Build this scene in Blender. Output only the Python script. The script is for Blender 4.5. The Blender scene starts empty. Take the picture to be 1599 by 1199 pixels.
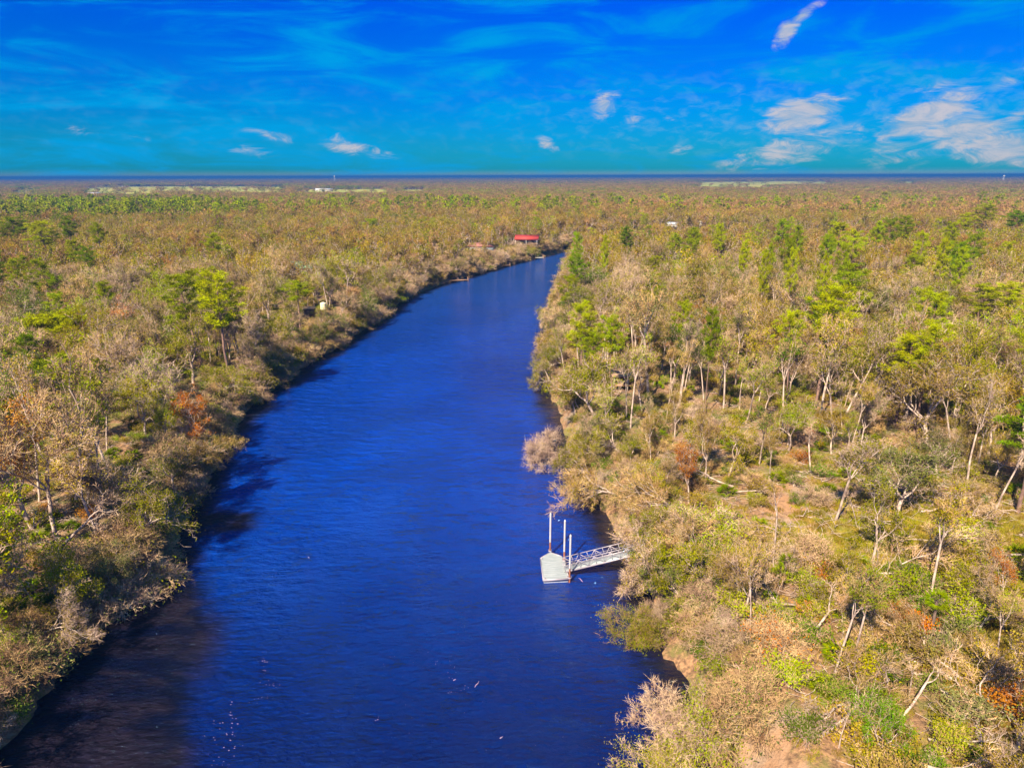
import bpy, math, random
import numpy as np
from mathutils import Vector, Matrix, Euler
R = math.radians
sc = bpy.context.scene
COL = sc.collection

# ------------------------------------------------------------------ camera
CAMZ = 46.0
PITCH, ROLL = 16.95, 0.16
FPX = 1066.0                                  # focal length in photo pixels (1599 wide)
cam_data = bpy.data.cameras.new("camera")
cam = bpy.data.objects.new("camera", cam_data); COL.objects.link(cam)
cam_data.sensor_width = 36; cam_data.lens = 24
cam_data.clip_start = 0.5; cam_data.clip_end = 80000
cam.matrix_world = Matrix.Translation((0, 0, CAMZ)) @ Euler((R(90 - PITCH), 0, 0)).to_matrix().to_4x4() @ Matrix.Rotation(R(-ROLL), 4, 'Z')
sc.camera = cam
CM = np.array(cam.matrix_world.to_3x3()) if False else np.array((Euler((R(90 - PITCH), 0, 0)).to_matrix() @ Matrix.Rotation(R(-ROLL), 3, 'Z')))
CP = np.array([0, 0, CAMZ])

# ------------------------------------------------------------------ light
SUN_AZ = -150.0      # degrees from +Y towards +X : where the sun stands (left, a little behind the camera)
SUN_EL = 43.0
sun_dir = Vector((math.sin(R(SUN_AZ)) * math.cos(R(SUN_EL)), math.cos(R(SUN_AZ)) * math.cos(R(SUN_EL)), math.sin(R(SUN_EL))))
sd = bpy.data.lights.new("sun", 'SUN'); sd.energy = 5.0; sd.angle = R(0.53); sd.color = (1.0, 0.87, 0.60)
so = bpy.data.objects.new("sun", sd); COL.objects.link(so)
so.rotation_euler = sun_dir.to_track_quat('Z', 'Y').to_euler(); so.location = (-200, -100, 300)
sc.view_settings.view_transform = 'Standard'; sc.view_settings.look = 'None'
sc.view_settings.exposure = 1.30; sc.view_settings.gamma = 1
sc.render.engine = 'CYCLES'
cy = sc.cycles
cy.max_bounces = 4; cy.diffuse_bounces = 2; cy.glossy_bounces = 3; cy.transmission_bounces = 2
cy.transparent_max_bounces = 4; cy.volume_bounces = 0
cy.caustics_reflective = False; cy.caustics_refractive = False
sc.render.resolution_x = 1024; sc.render.resolution_y = 767

# ------------------------------------------------------------------ node helper
class NT:
    def __init__(s, tree): s.t = tree; s.n = tree.nodes; s.l = tree.links
    def new(s, typ, **kw):
        n = s.n.new(typ)
        for k, v in kw.items(): setattr(n, k, v)
        return n
    def link(s, a, b): s.l.new(a, b)
    def val(s, sock, v):
        if hasattr(v, 'is_output'): s.l.new(v, sock)
        else: sock.default_value = v
    def math(s, op, a, b=None, c=None, clamp=False):
        n = s.new('ShaderNodeMath', operation=op, use_clamp=clamp)
        s.val(n.inputs[0], a)
        if b is not None: s.val(n.inputs[1], b)
        if c is not None: s.val(n.inputs[2], c)
        return n.outputs[0]
    def mix(s, f, a, b, mode='MIX'):
        n = s.new('ShaderNodeMix', data_type='RGBA', blend_type=mode)
        s.val(n.inputs[0], f)
        s.val(n.inputs[6], a if hasattr(a, 'is_output') else tuple(a) + (1,) * (4 - len(a)))
        s.val(n.inputs[7], b if hasattr(b, 'is_output') else tuple(b) + (1,) * (4 - len(b)))
        return n.outputs[2]
    def noise(s, vec, scale, detail=2, rough=0.5, dist=0.0, out=0):
        n = s.new('ShaderNodeTexNoise'); n.inputs['Scale'].default_value = scale
        n.inputs['Detail'].default_value = detail; n.inputs['Roughness'].default_value = rough
        n.inputs['Distortion'].default_value = dist
        if vec is not None: s.l.new(vec, n.inputs['Vector'])
        return n.outputs[out]
    def smooth(s, v, lo, hi, a=0.0, b=1.0):
        n = s.new('ShaderNodeMapRange', interpolation_type='SMOOTHSTEP')
        s.val(n.inputs[0], v); n.inputs[1].default_value = lo; n.inputs[2].default_value = hi
        n.inputs[3].default_value = a; n.inputs[4].default_value = b
        return n.outputs[0]
    def ramp(s, f, stops, interp='LINEAR'):
        n = s.new('ShaderNodeValToRGB'); r = n.color_ramp; r.interpolation = interp
        while len(r.elements) < len(stops): r.elements.new(0.5)
        for e, (p, c) in zip(r.elements, stops): e.position = p; e.color = tuple(c) + (1,) * (4 - len(c))
        s.l.new(f, n.inputs[0]); return n.outputs[0]

# ------------------------------------------------------------------ sky
world = bpy.data.worlds.new("World"); sc.world = world; world.use_nodes = True
w = NT(world.node_tree); world.node_tree.nodes.clear()
sky = w.new('ShaderNodeTexSky', sky_type='NISHITA'); sky.sun_disc = False
sky.sun_elevation = R(SUN_EL); sky.sun_rotation = R(SUN_AZ)
sky.air_density = 1.2; sky.dust_density = 0.3; sky.ozone_density = 3.0
tc = w.new('ShaderNodeTexCoord').outputs['Generated']
sep = w.new('ShaderNodeSeparateXYZ'); w.link(tc, sep.inputs[0])
el = w.math('MULTIPLY', w.math('ARCSINE', sep.outputs[2]), 57.2958)
az = w.math('MULTIPLY', w.math('ARCTAN2', sep.outputs[0], sep.outputs[1]), 57.2958)
tint = w.ramp(w.math('DIVIDE', el, 45.0, clamp=True),
              [(0.0, (0.42, 0.78, 1.35)), (0.009, (0.02, 0.58, 1.2)), (0.10, (0.0, 0.53, 1.45)), (0.20, (0.0, 0.38, 1.60)),
               (0.31, (0.0, 0.27, 1.85)), (0.5, (0.25, 0.6, 1.7)), (1.0, (1.7, 1.7, 1.7))])  # high sky out of view whitened and brightened to fill the shadows
skyc = w.mix(1.0, sky.outputs[0], tint, 'MULTIPLY')
skym = w.new('ShaderNodeVectorMath', operation='SCALE'); w.link(skyc, skym.inputs[0]); skym.inputs[3].default_value = 0.032
skyc = skym.outputs[0]
# direction space in degrees (azimuth, elevation) for cirrus veils and clouds
comb = w.new('ShaderNodeCombineXYZ'); w.link(az, comb.inputs[0]); w.link(el, comb.inputs[1])
mp = w.new('ShaderNodeMapping'); w.link(comb.outputs[0], mp.inputs[0])
mp.inputs['Rotation'].default_value = (0, 0, R(10)); mp.inputs['Scale'].default_value = (0.05, 0.26, 1)
cirrus = w.noise(mp.outputs[0], 1.6, 7, 0.62, 0.8)
c_mask = w.math('MULTIPLY', w.smooth(cirrus, 0.42, 0.70), 0.9)
skyc = w.mix(c_mask, skyc, (0.0, 0.15, 0.33))
mp2 = w.new('ShaderNodeMapping'); w.link(comb.outputs[0], mp2.inputs[0])
mp2.inputs['Rotation'].default_value = (0, 0, R(-14)); mp2.inputs['Scale'].default_value = (0.26, 0.75, 1)
det = w.noise(mp2.outputs[0], 1.5, 9, 0.66, 1.0)
mp3 = w.new('ShaderNodeMapping'); w.link(comb.outputs[0], mp3.inputs[0])
mp3.inputs['Rotation'].default_value = (0, 0, R(30)); mp3.inputs['Scale'].default_value = (0.7, 1.5, 1)
det2 = w.noise(mp3.outputs[0], 0.9, 6, 0.6, 0.3)
def px_dir(x, y):
    d = CM @ np.array([(x - 799.5) / FPX, (599.5 - y) / FPX, -1.0]); d /= np.linalg.norm(d)
    return math.degrees(math.atan2(d[0], d[1])), math.degrees(math.asin(d[2]))
#        x     y    half-width half-height tilt  weight
clouds = [(1255, 178, 56, 24, 12, 1.0), (1225, 188, 30, 20, 0, .7), (1445, 182, 66, 22, 22, 1.0), (1505, 205, 55, 24, 4, .9),
          (1570, 232, 62, 26, -4, 1.0), (1228, 50, 24, 14, 62, .85), (1252, 24, 30, 8, 28, .7), (945, 162, 22, 26, -10, .6), (855, 226, 20, 10, -28, .6),
          (1235, 235, 110, 24, 14, .55), (1405, 243, 50, 22, 6, .4), (1460, 136, 28, 9, 5, .45), (1590, 180, 22, 9, 25, .6),
          (560, 234, 62, 11, -10, .62), (525, 222, 16, 12, 35, .5), (392, 236, 34, 10, -5, .4), (420, 210, 60, 8, -12, .33), (120, 203, 36, 8, -2, .25),
          (990, 188, 20, 10, 0, .35), (1045, 184, 18, 8, 5, .35), (1060, 234, 22, 8, 5, .35), (1330, 222, 34, 10, 20, .35),
          (1590, 120, 34, 10, 20, .35), (190, 212, 50, 7, -6, .2)]
cover = None
for (cx, cyy, hw, hh, tilt, wt) in clouds:
    a0, e0 = px_dir(cx, cyy); k = 57.3 / FPX * (0.95)
    t = R(tilt); ca, sa = math.cos(t), math.sin(t)
    du = w.math('SUBTRACT', az, a0); dv = w.math('SUBTRACT', el, e0)
    pu = w.math('MULTIPLY', w.math('ADD', w.math('MULTIPLY', du, ca), w.math('MULTIPLY', dv, sa)), 1 / (hw * k))
    pv = w.math('MULTIPLY', w.math('SUBTRACT', w.math('MULTIPLY', dv, ca), w.math('MULTIPLY', du, sa)), 1 / (hh * k))
    r2 = w.math('ADD', w.math('MULTIPLY', pu, pu), w.math('MULTIPLY', pv, pv))
    m = w.math('MULTIPLY', w.math('SUBTRACT', 1.25, w.math('SQRT', r2), clamp=False), wt)
    m = w.math('MAXIMUM', m, 0.0)
    cover = m if cover is None else w.math('MAXIMUM', cover, m)
shape = w.math('ADD', cover, w.math('MULTIPLY', w.math('SUBTRACT', det, 0.5), 2.0))
edge = w.math('MULTIPLY', w.smooth(shape, 0.12, 0.85), w.smooth(cover, 0.0, 0.30))
low = w.math('MULTIPLY', w.smooth(det2, 0.45, 0.75), w.math('MULTIPLY', w.smooth(el, 0.5, 3.0), w.smooth(el, 4.5, 8.5, 1.0, 0.0)))
low = w.math('MULTIPLY', low, w.smooth(az, -8, 22, 0.06, 0.34))
ccol = w.mix(w.smooth(det, 0.35, 0.7), (0.12, 0.18, 0.25), (0.27, 0.245, 0.25))
skyc = w.mix(w.math('MULTIPLY', edge, 0.85), skyc, ccol)
skyc = w.mix(low, skyc, (0.12, 0.20, 0.29))
bg = w.new('ShaderNodeBackground'); w.link(skyc, bg.inputs[0]); bg.inputs[1].default_value = 1.0
wo = w.new('ShaderNodeOutputWorld'); w.link(bg.outputs[0], wo.inputs[0])

# ------------------------------------------------------------------ photo pixel <-> world
def ray(x, y):
    return CM @ np.array([(x - 799.5) / FPX, (599.5 - y) / FPX, -1.0])
def at(x, y, z=0.0):
    d = ray(x, y); t = (z - CAMZ) / d[2]
    return np.array([d[0] * t, d[1] * t, z])
def proj(P):
    q = (np.asarray(P, float) - CP) @ CM
    zz = np.minimum(q[..., 2], -1e-3)
    return 799.5 + FPX * q[..., 0] / -zz, 599.5 - FPX * q[..., 1] / -zz, -q[..., 2]
def top_z(x, y, P):
    d = ray(x, y); t = np.dot(P[:2], d[:2]) / np.dot(d[:2], d[:2])
    return CAMZ + d[2] * t

# ------------------------------------------------------------------ river outline and ground height
LEFT = [(-260, 1500), (-60, 1240), (8, 1150), (45, 1105), (95, 1040), (125, 1003), (190, 958), (225, 932), (250, 892), (268, 845), (292, 800), (318, 750),
        (345, 700), (362, 662), (385, 640), (422, 612), (478, 570), (525, 543), (560, 520), (602, 493), (628, 467), (690, 443), (742, 429), (800, 412), (850, 400), (884, 391)]
RIGHT = [(1165, 1500), (1150, 1250), (1120, 1180), (1112, 1110), (1085, 1056), (1052, 1022), (1035, 990), (1018, 950), (1003, 905), (990, 862), (968, 822), (940, 785),
         (912, 742), (893, 700), (878, 655), (864, 612), (862, 560), (864, 520), (872, 480), (880, 445), (890, 420), (897, 404)]
Lw = [at(*p)[:2] for p in LEFT]; Rw = [at(*p)[:2] for p in RIGHT]
lend, rend = Lw[-1], Rw[-1]
Lw += [lend + np.array((35, 14)), lend + np.array((90, 22)), lend + np.array((260, 12))]
Rw += [rend + np.array((14, 6)), rend + np.array((60, 10)), rend + np.array((230, -10))]
Lw = [np.array((Lw[0][0] - 25, -160))] + Lw; Rw = [np.array((Rw[0][0] + 5, -160))] + Rw
POLY = np.array(Lw + Rw[::-1])
def wob(x, y, f=1.0):
    return (np.sin(x * .11 * f + 1.3) * np.sin(y * .093 * f + .7) + .6 * np.sin(x * .27 * f + y * .19 * f) + .45 * np.sin(y * .43 * f - x * .31 * f + 2)
            + .3 * np.sin(x * .83 * f + 1.1) * np.sin(y * .77 * f)) / 1.6
def sdist(x, y):
    """signed distance to the waterline: positive on land"""
    x = np.asarray(x, float); y = np.asarray(y, float)
    A = POLY; B = np.roll(POLY, -1, axis=0)
    best = np.full(x.shape, 1e18); ins = np.zeros(x.shape, bool)
    for a, b in zip(A, B):
        e = b - a; L2 = e @ e + 1e-9
        t = np.clip(((x - a[0]) * e[0] + (y - a[1]) * e[1]) / L2, 0, 1)
        best = np.minimum(best, (x - a[0] - t * e[0]) ** 2 + (y - a[1] - t * e[1]) ** 2)
        if a[1] != b[1]:
            c = ((a[1] > y) != (b[1] > y)) & (x < (b[0] - a[0]) * (y - a[1]) / (b[1] - a[1]) + a[0])
            ins ^= c
    d = np.sqrt(best)
    return np.where(ins, -d, d) + 0.9 * wob(x, y, 2.2) * np.clip(1 - (y - 150) / 400, 0.3, 1)
LAND = 4.4
def height(x, y, d=None):
    x = np.asarray(x, float); y = np.asarray(y, float)
    if d is None: d = sdist(x, y)
    s = np.clip(d / 5.5, 0, 1); s = 1 - (1 - s) ** 2.0
    land = s * (LAND + 0.55 * wob(x, y, .5)) + 0.16 * wob(x, y, 5) * s
    bed = np.maximum(d * 0.28, -2.6)
    return np.where(d > 0, land, bed)
def gz(x, y): return float(height(np.array([x]), np.array([y]))[0])
def on_ground(px, py):
    """world point where the photo pixel meets the land"""
    z = LAND
    for _ in range(4):
        p = at(px, py, z); z = gz(p[0], p[1])
        z = max(z, 0)
    return p[0], p[1], z

# ------------------------------------------------------------------ mesh builder
def unit(v):
    n = np.linalg.norm(v, axis=-1, keepdims=True); return v / np.maximum(n, 1e-9)
class MB:
    def __init__(s): s.v = []; s.f4 = []; s.f3 = []; s.m4 = []; s.m3 = []; s.nv = 0; s.smooth = False; s.poly = []
    def add(s, v, quads=None, tris=None, mat=0):
        v = np.asarray(v, float).reshape(-1, 3)
        if quads is not None and len(quads):
            q = np.asarray(quads, int) + s.nv; s.f4.append(q); s.m4.append(np.full(len(q), mat))
        if tris is not None and len(tris):
            q = np.asarray(tris, int) + s.nv; s.f3.append(q); s.m3.append(np.full(len(q), mat))
        s.v.append(v); s.nv += len(v)
    def ngon(s, v, mat=0):
        s.v.append(np.asarray(v, float)); s.poly.append((list(range(s.nv, s.nv + len(v))), mat)); s.nv += len(v)
    def tubes(s, P0, P1, R0, R1, n, mat=0):
        P0 = np.asarray(P0, float); P1 = np.asarray(P1, float)
        if len(P0) == 0: return
        d = unit(P1 - P0); ref = np.where(np.abs(d[:, 2:3]) > .9, np.array([[1., 0, 0]]), np.array([[0., 0, 1]]))
        u = unit(np.cross(d, ref)); v = np.cross(d, u); k = len(P0)
        a = np.arange(n) * 2 * math.pi / n
        off = u[:, None, :] * np.cos(a)[None, :, None] + v[:, None, :] * np.sin(a)[None, :, None]
        r0 = np.asarray(R0)[:, None, None]; r1 = np.asarray(R1)[:, None, None]
        V = np.concatenate([P0[:, None] + off * r0, P1[:, None] + off * r1], axis=1).reshape(-1, 3)
        i = np.arange(n); j = (i + 1) % n
        q = np.stack([i, j, j + n, i + n], 1)[None] + (np.arange(k) * 2 * n)[:, None, None]
        s.add(V, quads=q.reshape(-1, 4), mat=mat)
    def tube(s, p0, p1, r0, r1=None, n=8, mat=0, cap=True):
        r1 = r0 if r1 is None else r1
        s.tubes([p0], [p1], [r0], [r1], n, mat)
        if cap:
            V = s.v[-1]; s.ngon(V[:n][::-1], mat); s.ngon(V[n:], mat)
    def box(s, lo, hi, mat=0, M=None):
        x0, y0, z0 = lo; x1, y1, z1 = hi
        v = np.array([(x0, y0, z0), (x1, y0, z0), (x1, y1, z0), (x0, y1, z0), (x0, y0, z1), (x1, y0, z1), (x1, y1, z1), (x0, y1, z1)], float)
        if M is not None: v = np.array([M @ Vector(p) for p in v])
        s.add(v, quads=[(0, 3, 2, 1), (4, 5, 6, 7), (0, 1, 5, 4), (1, 2, 6, 5), (2, 3, 7, 6), (3, 0, 4, 7)], mat=mat)
    def beam(s, p0, p1, w_, h, mat=0):
        p0 = np.array(p0, float); p1 = np.array(p1, float); d = unit(p1 - p0)
        u = unit(np.cross(d, (0, 0, 1.0))) * w_ / 2; v = unit(np.cross(u, d)) * h / 2
        V = [p0 - u - v, p0 + u - v, p0 + u + v, p0 - u + v, p1 - u - v, p1 + u - v, p1 + u + v, p1 - u + v]
        s.add(V, quads=[(0, 3, 2, 1), (4, 5, 6, 7), (0, 1, 5, 4), (1, 2, 6, 5), (2, 3, 7, 6), (3, 0, 4, 7)], mat=mat)
    def prism(s, pts, z0, z1, mat=0):
        n = len(pts); b = [(p[0], p[1], z0) for p in pts]; t = [(p[0], p[1], z1) for p in pts]
        s.ngon(b[::-1], mat); s.ngon(t, mat)
        for i in range(n):
            j = (i + 1) % n; s.add([b[i], b[j], t[j], t[i]], quads=[(0, 1, 2, 3)], mat=mat)
    def leaves(s, C, size, rng, flat=0.5, mat=0, asp=0.6):
        C = np.asarray(C, float); k = len(C)
        if k == 0: return
        n = rng.normal(0, 1, (k, 3)); n[:, 2] = np.abs(n[:, 2]) + flat; n = unit(n)
        a = unit(np.cross(n, rng.normal(0, 1, (k, 3)))); b = np.cross(n, a)
        sz = size * rng.uniform(.6, 1.3, (k, 1))
        V = np.stack([C - a * sz, C - b * sz * asp, C + a * sz, C + b * sz * asp], 1).reshape(-1, 3)
        s.add(V, quads=np.arange(4 * k).reshape(-1, 4), mat=mat)
    def blades(s, P0, P1, wd, rng, mat=0):
        P0 = np.asarray(P0, float); P1 = np.asarray(P1, float); k = len(P0)
        if k == 0: return
        u = unit(np.cross(P1 - P0, rng.normal(0, 1, (k, 3)))) * wd
        V = np.stack([P0 - u, P0 + u, P1], 1).reshape(-1, 3)
        s.add(V, tris=np.arange(3 * k).reshape(-1, 3), mat=mat)
    def mesh(s, name, mats, smooth=False):
        me = bpy.data.meshes.new(name); V = np.concatenate(s.v) if s.v else np.zeros((0, 3))
        q = np.concatenate(s.f4) if s.f4 else np.zeros((0, 4), int); t = np.concatenate(s.f3) if s.f3 else np.zeros((0, 3), int)
        pl = [np.array(p[0]) for p in s.poly]
        loops = np.concatenate([q.ravel(), t.ravel()] + pl).astype(np.int32)
        tot = np.concatenate([np.full(len(q), 4), np.full(len(t), 3), np.array([len(p) for p in pl], int)]).astype(np.int32)
        start = (np.cumsum(tot) - tot).astype(np.int32)
        mi = np.concatenate((s.m4 or [np.zeros(0)]) + (s.m3 or [np.zeros(0)]) + [np.array([p[1] for p in s.poly])]).astype(np.int32)
        me.vertices.add(len(V)); me.vertices.foreach_set('co', V.astype(np.float32).ravel())
        me.loops.add(len(loops)); me.loops.foreach_set('vertex_index', loops)
        me.polygons.add(len(tot)); me.polygons.foreach_set('loop_start', start); me.polygons.foreach_set('loop_total', tot)
        me.polygons.foreach_set('material_index', mi)
        if smooth: me.polygons.foreach_set('use_smooth', np.ones(len(tot), bool))
        me.update(calc_edges=True); me.validate()
        for m in mats: me.materials.append(m)
        return me

def link(name, data, parent=None, loc=(0, 0, 0), rot=(0, 0, 0), scale=(1, 1, 1)):
    o = bpy.data.objects.new(name, data); COL.objects.link(o)
    o.location = loc; o.rotation_euler = rot; o.scale = scale
    if parent: o.parent = parent
    return o
def tag(o, label=None, cat=None, group=None, kind=None):
    if label: o['label'] = label
    if cat: o['category'] = cat
    if group: o['group'] = group
    if kind: o['kind'] = kind
    return o

# ------------------------------------------------------------------ materials
def new_mat(name):
    m = bpy.data.materials.new(name); m.use_nodes = True; t = NT(m.node_tree); t.n.clear()
    out = t.new('ShaderNodeOutputMaterial'); return m, t, out
def mat_simple(name, c1, c2=None, scale=3.0, rough=0.8, metal=0.0, bump=0.0, coord='Object', stretch=(1, 1, 1)):
    m, t, out = new_mat(name); b = t.new('ShaderNodeBsdfPrincipled')
    tcn = t.new('ShaderNodeTexCoord'); mpn = t.new('ShaderNodeMapping'); t.link(tcn.outputs[coord], mpn.inputs[0]); mpn.inputs['Scale'].default_value = stretch
    n = t.noise(mpn.outputs[0], scale, 4, 0.6)
    t.link(t.mix(t.smooth(n, 0.32, 0.68), c1, c2 or tuple(x * .75 for x in c1)), b.inputs['Base Color'])
    b.inputs['Roughness'].default_value = rough; b.inputs['Metallic'].default_value = metal
    if bump:
        bp = t.new('ShaderNodeBump'); bp.inputs['Strength'].default_value = bump; bp.inputs['Distance'].default_value = .05
        t.link(n, bp.inputs['Height']); t.link(bp.outputs[0], b.inputs['Normal'])
    t.link(b.outputs[0], out.inputs[0]); return m
def mat_leaf(name, stops, transl=0.35, clump=0.55, vary=True):
    """leaf colour picked per tree along the stops, with lighter and darker clumps of leaves in the crown"""
    m, t, out = new_mat(name)
    oi = t.new('ShaderNodeObjectInfo'); geo = t.new('ShaderNodeNewGeometry')
    zone = t.noise(geo.outputs['Position'], .018, 3, .6)
    fr = t.math('FRACT', t.math('ADD', t.math('MULTIPLY', oi.outputs['Random'], .62), t.math('MULTIPLY', zone, 1.3))) if name.startswith('woodland') else oi.outputs['Random']
    c = t.ramp(fr, stops, 'LINEAR')
    tcn = t.new('ShaderNodeTexCoord')
    n = t.noise(geo.outputs['Position'], clump, 3, 0.6)
    r1 = t.math('FRACT', t.math('MULTIPLY', oi.outputs['Random'], 37.7))
    hs = t.new('ShaderNodeHueSaturation')
    t.link(t.math('ADD', 0.485, t.math('MULTIPLY', t.smooth(n, .3, .7), 0.03)), hs.inputs['Hue'])
    t.link(t.math('MULTIPLY', t.math('ADD', 0.72, t.math('MULTIPLY', r1, 0.62)), t.smooth(n, 0.28, 0.7, 0.72, 1.25)), hs.inputs['Value'])
    hs.inputs['Saturation'].default_value = 1.08
    t.link(c, hs.inputs['Color'])
    d = t.new('ShaderNodeBsdfDiffuse'); tr = t.new('ShaderNodeBsdfTranslucent'); mx = t.new('ShaderNodeMixShader')
    t.link(hs.outputs[0], d.inputs[0]); t.link(hs.outputs[0], tr.inputs[0]); mx.inputs[0].default_value = transl
    t.link(d.outputs[0], mx.inputs[1]); t.link(tr.outputs[0], mx.inputs[2]); t.link(mx.outputs[0], out.inputs[0])
    return m
OLIVE, KHAKI, YGREEN, RUST, GREEN, GREY = (.225, .228, .008), (.35, .25, .028), (.27, .33, .005), (.52, .15, .018), (.10, .175, .005), (.16, .20, .026)
M = {}
M['olive'] = mat_leaf('olive_leaves', [(0, OLIVE), (1, (.27, .23, .02))])
M['khaki'] = mat_leaf('khaki_leaves', [(0, KHAKI), (1, (.30, .23, .07))])
M['ygreen'] = mat_leaf('yellow_green_leaves', [(0, YGREEN), (1, (.26, .26, .03))])
M['rust'] = mat_leaf('rust_leaves', [(0, RUST), (1, (.38, .19, .06))])
M['green'] = mat_leaf('green_leaves', [(0, GREEN), (1, (.13, .17, .03))])
M['grey'] = mat_leaf('greyish_leaves', [(0, GREY), (1, (.19, .18, .08))])
M['wood_mix'] = mat_leaf('woodland_leaves', [(0, OLIVE), (.20, KHAKI), (.34, (.24, .23, .02)), (.48, GREY), (.58, YGREEN), (.68, OLIVE), (.78, (.30, .22, .04)), (.88, (.20, .21, .02)), (.94, (.36, .20, .05)), (1, (.10, .16, .015))])
M['brush_mix'] = mat_leaf('brush_leaves', [(0, (.20, .20, .025)), (.25, KHAKI), (.5, (.12, .18, .012)), (.68, (.30, .20, .06)), (.85, YGREEN), (1, (.10, .17, .01))])
M['pine'] = mat_leaf('pine_needles', [(0, (.20, .25, .004)), (.5, (.28, .29, .005)), (1, (.13, .20, .008))], 0.12, 0.5)
M['pine_bright'] = mat_leaf('bright_pine_needles', [(0, (.25, .28, .004)), (1, (.30, .31, .006))], .12, .6)  # a brighter yellow-green needle colour
M['palm'] = mat_leaf('palm_fronds', [(0, (.12, .17, .008)), (1, (.20, .23, .012))], .2, .8)
M['bright'] = mat_leaf('bright_green_leaves', [(0, (.14, .26, .01)), (1, (.20, .28, .02))], .35, .7)
M['bark'] = mat_simple('pale_bark', (.60, .46, .41), (.22, .15, .14), 2.2, .9, bump=.5, stretch=(1, 1, .35))
M['bark_dark'] = mat_simple('dark_bark', (.22, .15, .13), (.10, .065, .065), 2.0, .9, bump=.5, stretch=(1, 1, .35))
M['bark_pine'] = mat_simple('pine_bark', (.26, .15, .12), (.12, .07, .07), 3, .9, bump=.5, stretch=(1, 1, .3))
M['twig'] = mat_leaf('grey_pink_twigs', [(0, (.36, .24, .12)), (.35, (.48, .33, .24)), (.6, (.40, .29, .25)), (1, (.44, .28, .14))], .05, .7)
M['twig_far'] = mat_leaf('distant_twigs', [(0, (.33, .20, .12)), (.35, (.26, .18, .08)), (.6, (.36, .20, .12)), (.85, (.25, .20, .045)), (1, (.38, .18, .08))], .1, .4)
M['burnt'] = mat_simple('burnt_trunk', (.30, .25, .24), (.035, .03, .035), 1.2, .9, bump=.6)

# ------------------------------------------------------------------ tree shapes
def branchy(rng, levels=4, trunk=.3, nfork=(2, 3), crook=.22, spread=.75, up=.12, side=.4, ratio=.72, r0=.26, stems=1):
    segs = []; tips = []
    def grow(p, d, L, r, lev):
        n = 4 if lev <= 1 else (3 if lev == 2 else 2)
        for i in range(n):
            d = d + rng.normal(0, crook, 3) * (0.35 if lev == 0 else 1); d[2] += up * (0.4 if lev == 0 else 1); d = d / np.linalg.norm(d)
            q = p + d * L / n; r2 = r * (1 - .28 / n * (1 + lev * .5))
            segs.append((p, q, r, r2, lev)); p = q; r = r2
            if 1 <= lev < levels and rng.random() < side and i < n - 1:
                grow(p, side_dir(d, 1.0), L * .55, r * .5, lev + 1)
        if lev < levels:
            k = rng.integers(nfork[0], nfork[1] + 1) + (1 if lev == 0 else 0)
            a0 = rng.uniform(0, 6.28)
            for i in range(k):
                grow(p, side_dir(d, spread * rng.uniform(.6, 1.25), a0 + i * 6.28 / k + rng.normal(0, .3)), L * ratio * rng.uniform(.7, 1.2) * (1.0 / trunk * .42 if lev == 0 else 1), r * (.78 if i == 0 else .62), lev + 1)
        tips.append((p, d)) if lev >= levels - 1 else None
    def side_dir(d, ang, a=None):
        a = rng.uniform(0, 6.28) if a is None else a
        ref = np.array([1., 0, 0]) if abs(d[2]) > .9 else np.array([0, 0, 1.])
        u = np.cross(d, ref); u /= np.linalg.norm(u); v = np.cross(d, u)
        return d * math.cos(ang) + (u * math.cos(a) + v * math.sin(a)) * math.sin(ang)
    for sidx in range(stems):
        d0 = np.array([rng.normal(0, .08 if stems == 1 else .45), rng.normal(0, .08 if stems == 1 else .45), 1.]); d0 /= np.linalg.norm(d0)
        grow(np.array([rng.normal(0, .05), rng.normal(0, .05), 0.]), d0, trunk * 10, r0 * 1.0, 0)
    return segs, tips
def fit(segs, tips, H, Rad):
    P0 = np.array([s[0] for s in segs]); P1 = np.array([s[1] for s in segs]); T = np.array([t[0] for t in tips]); D = np.array([t[1] for t in tips])
    sz = H / np.percentile(P1[:, 2], 99.5); c = T[:, :2].mean(0)
    sr = Rad / np.percentile(np.linalg.norm(T[:, :2] - c, axis=1), 90); sr = min(sr, sz * 2.2)
    S = np.array([sr, sr, sz])
    r0 = np.array([s[2] for s in segs]); r1 = np.array([s[3] for s in segs]); lv = np.array([s[4] for s in segs])
    return P0 * S, P1 * S, r0, r1, lv, T * S, unit(D * S)
TREES = {}
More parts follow.
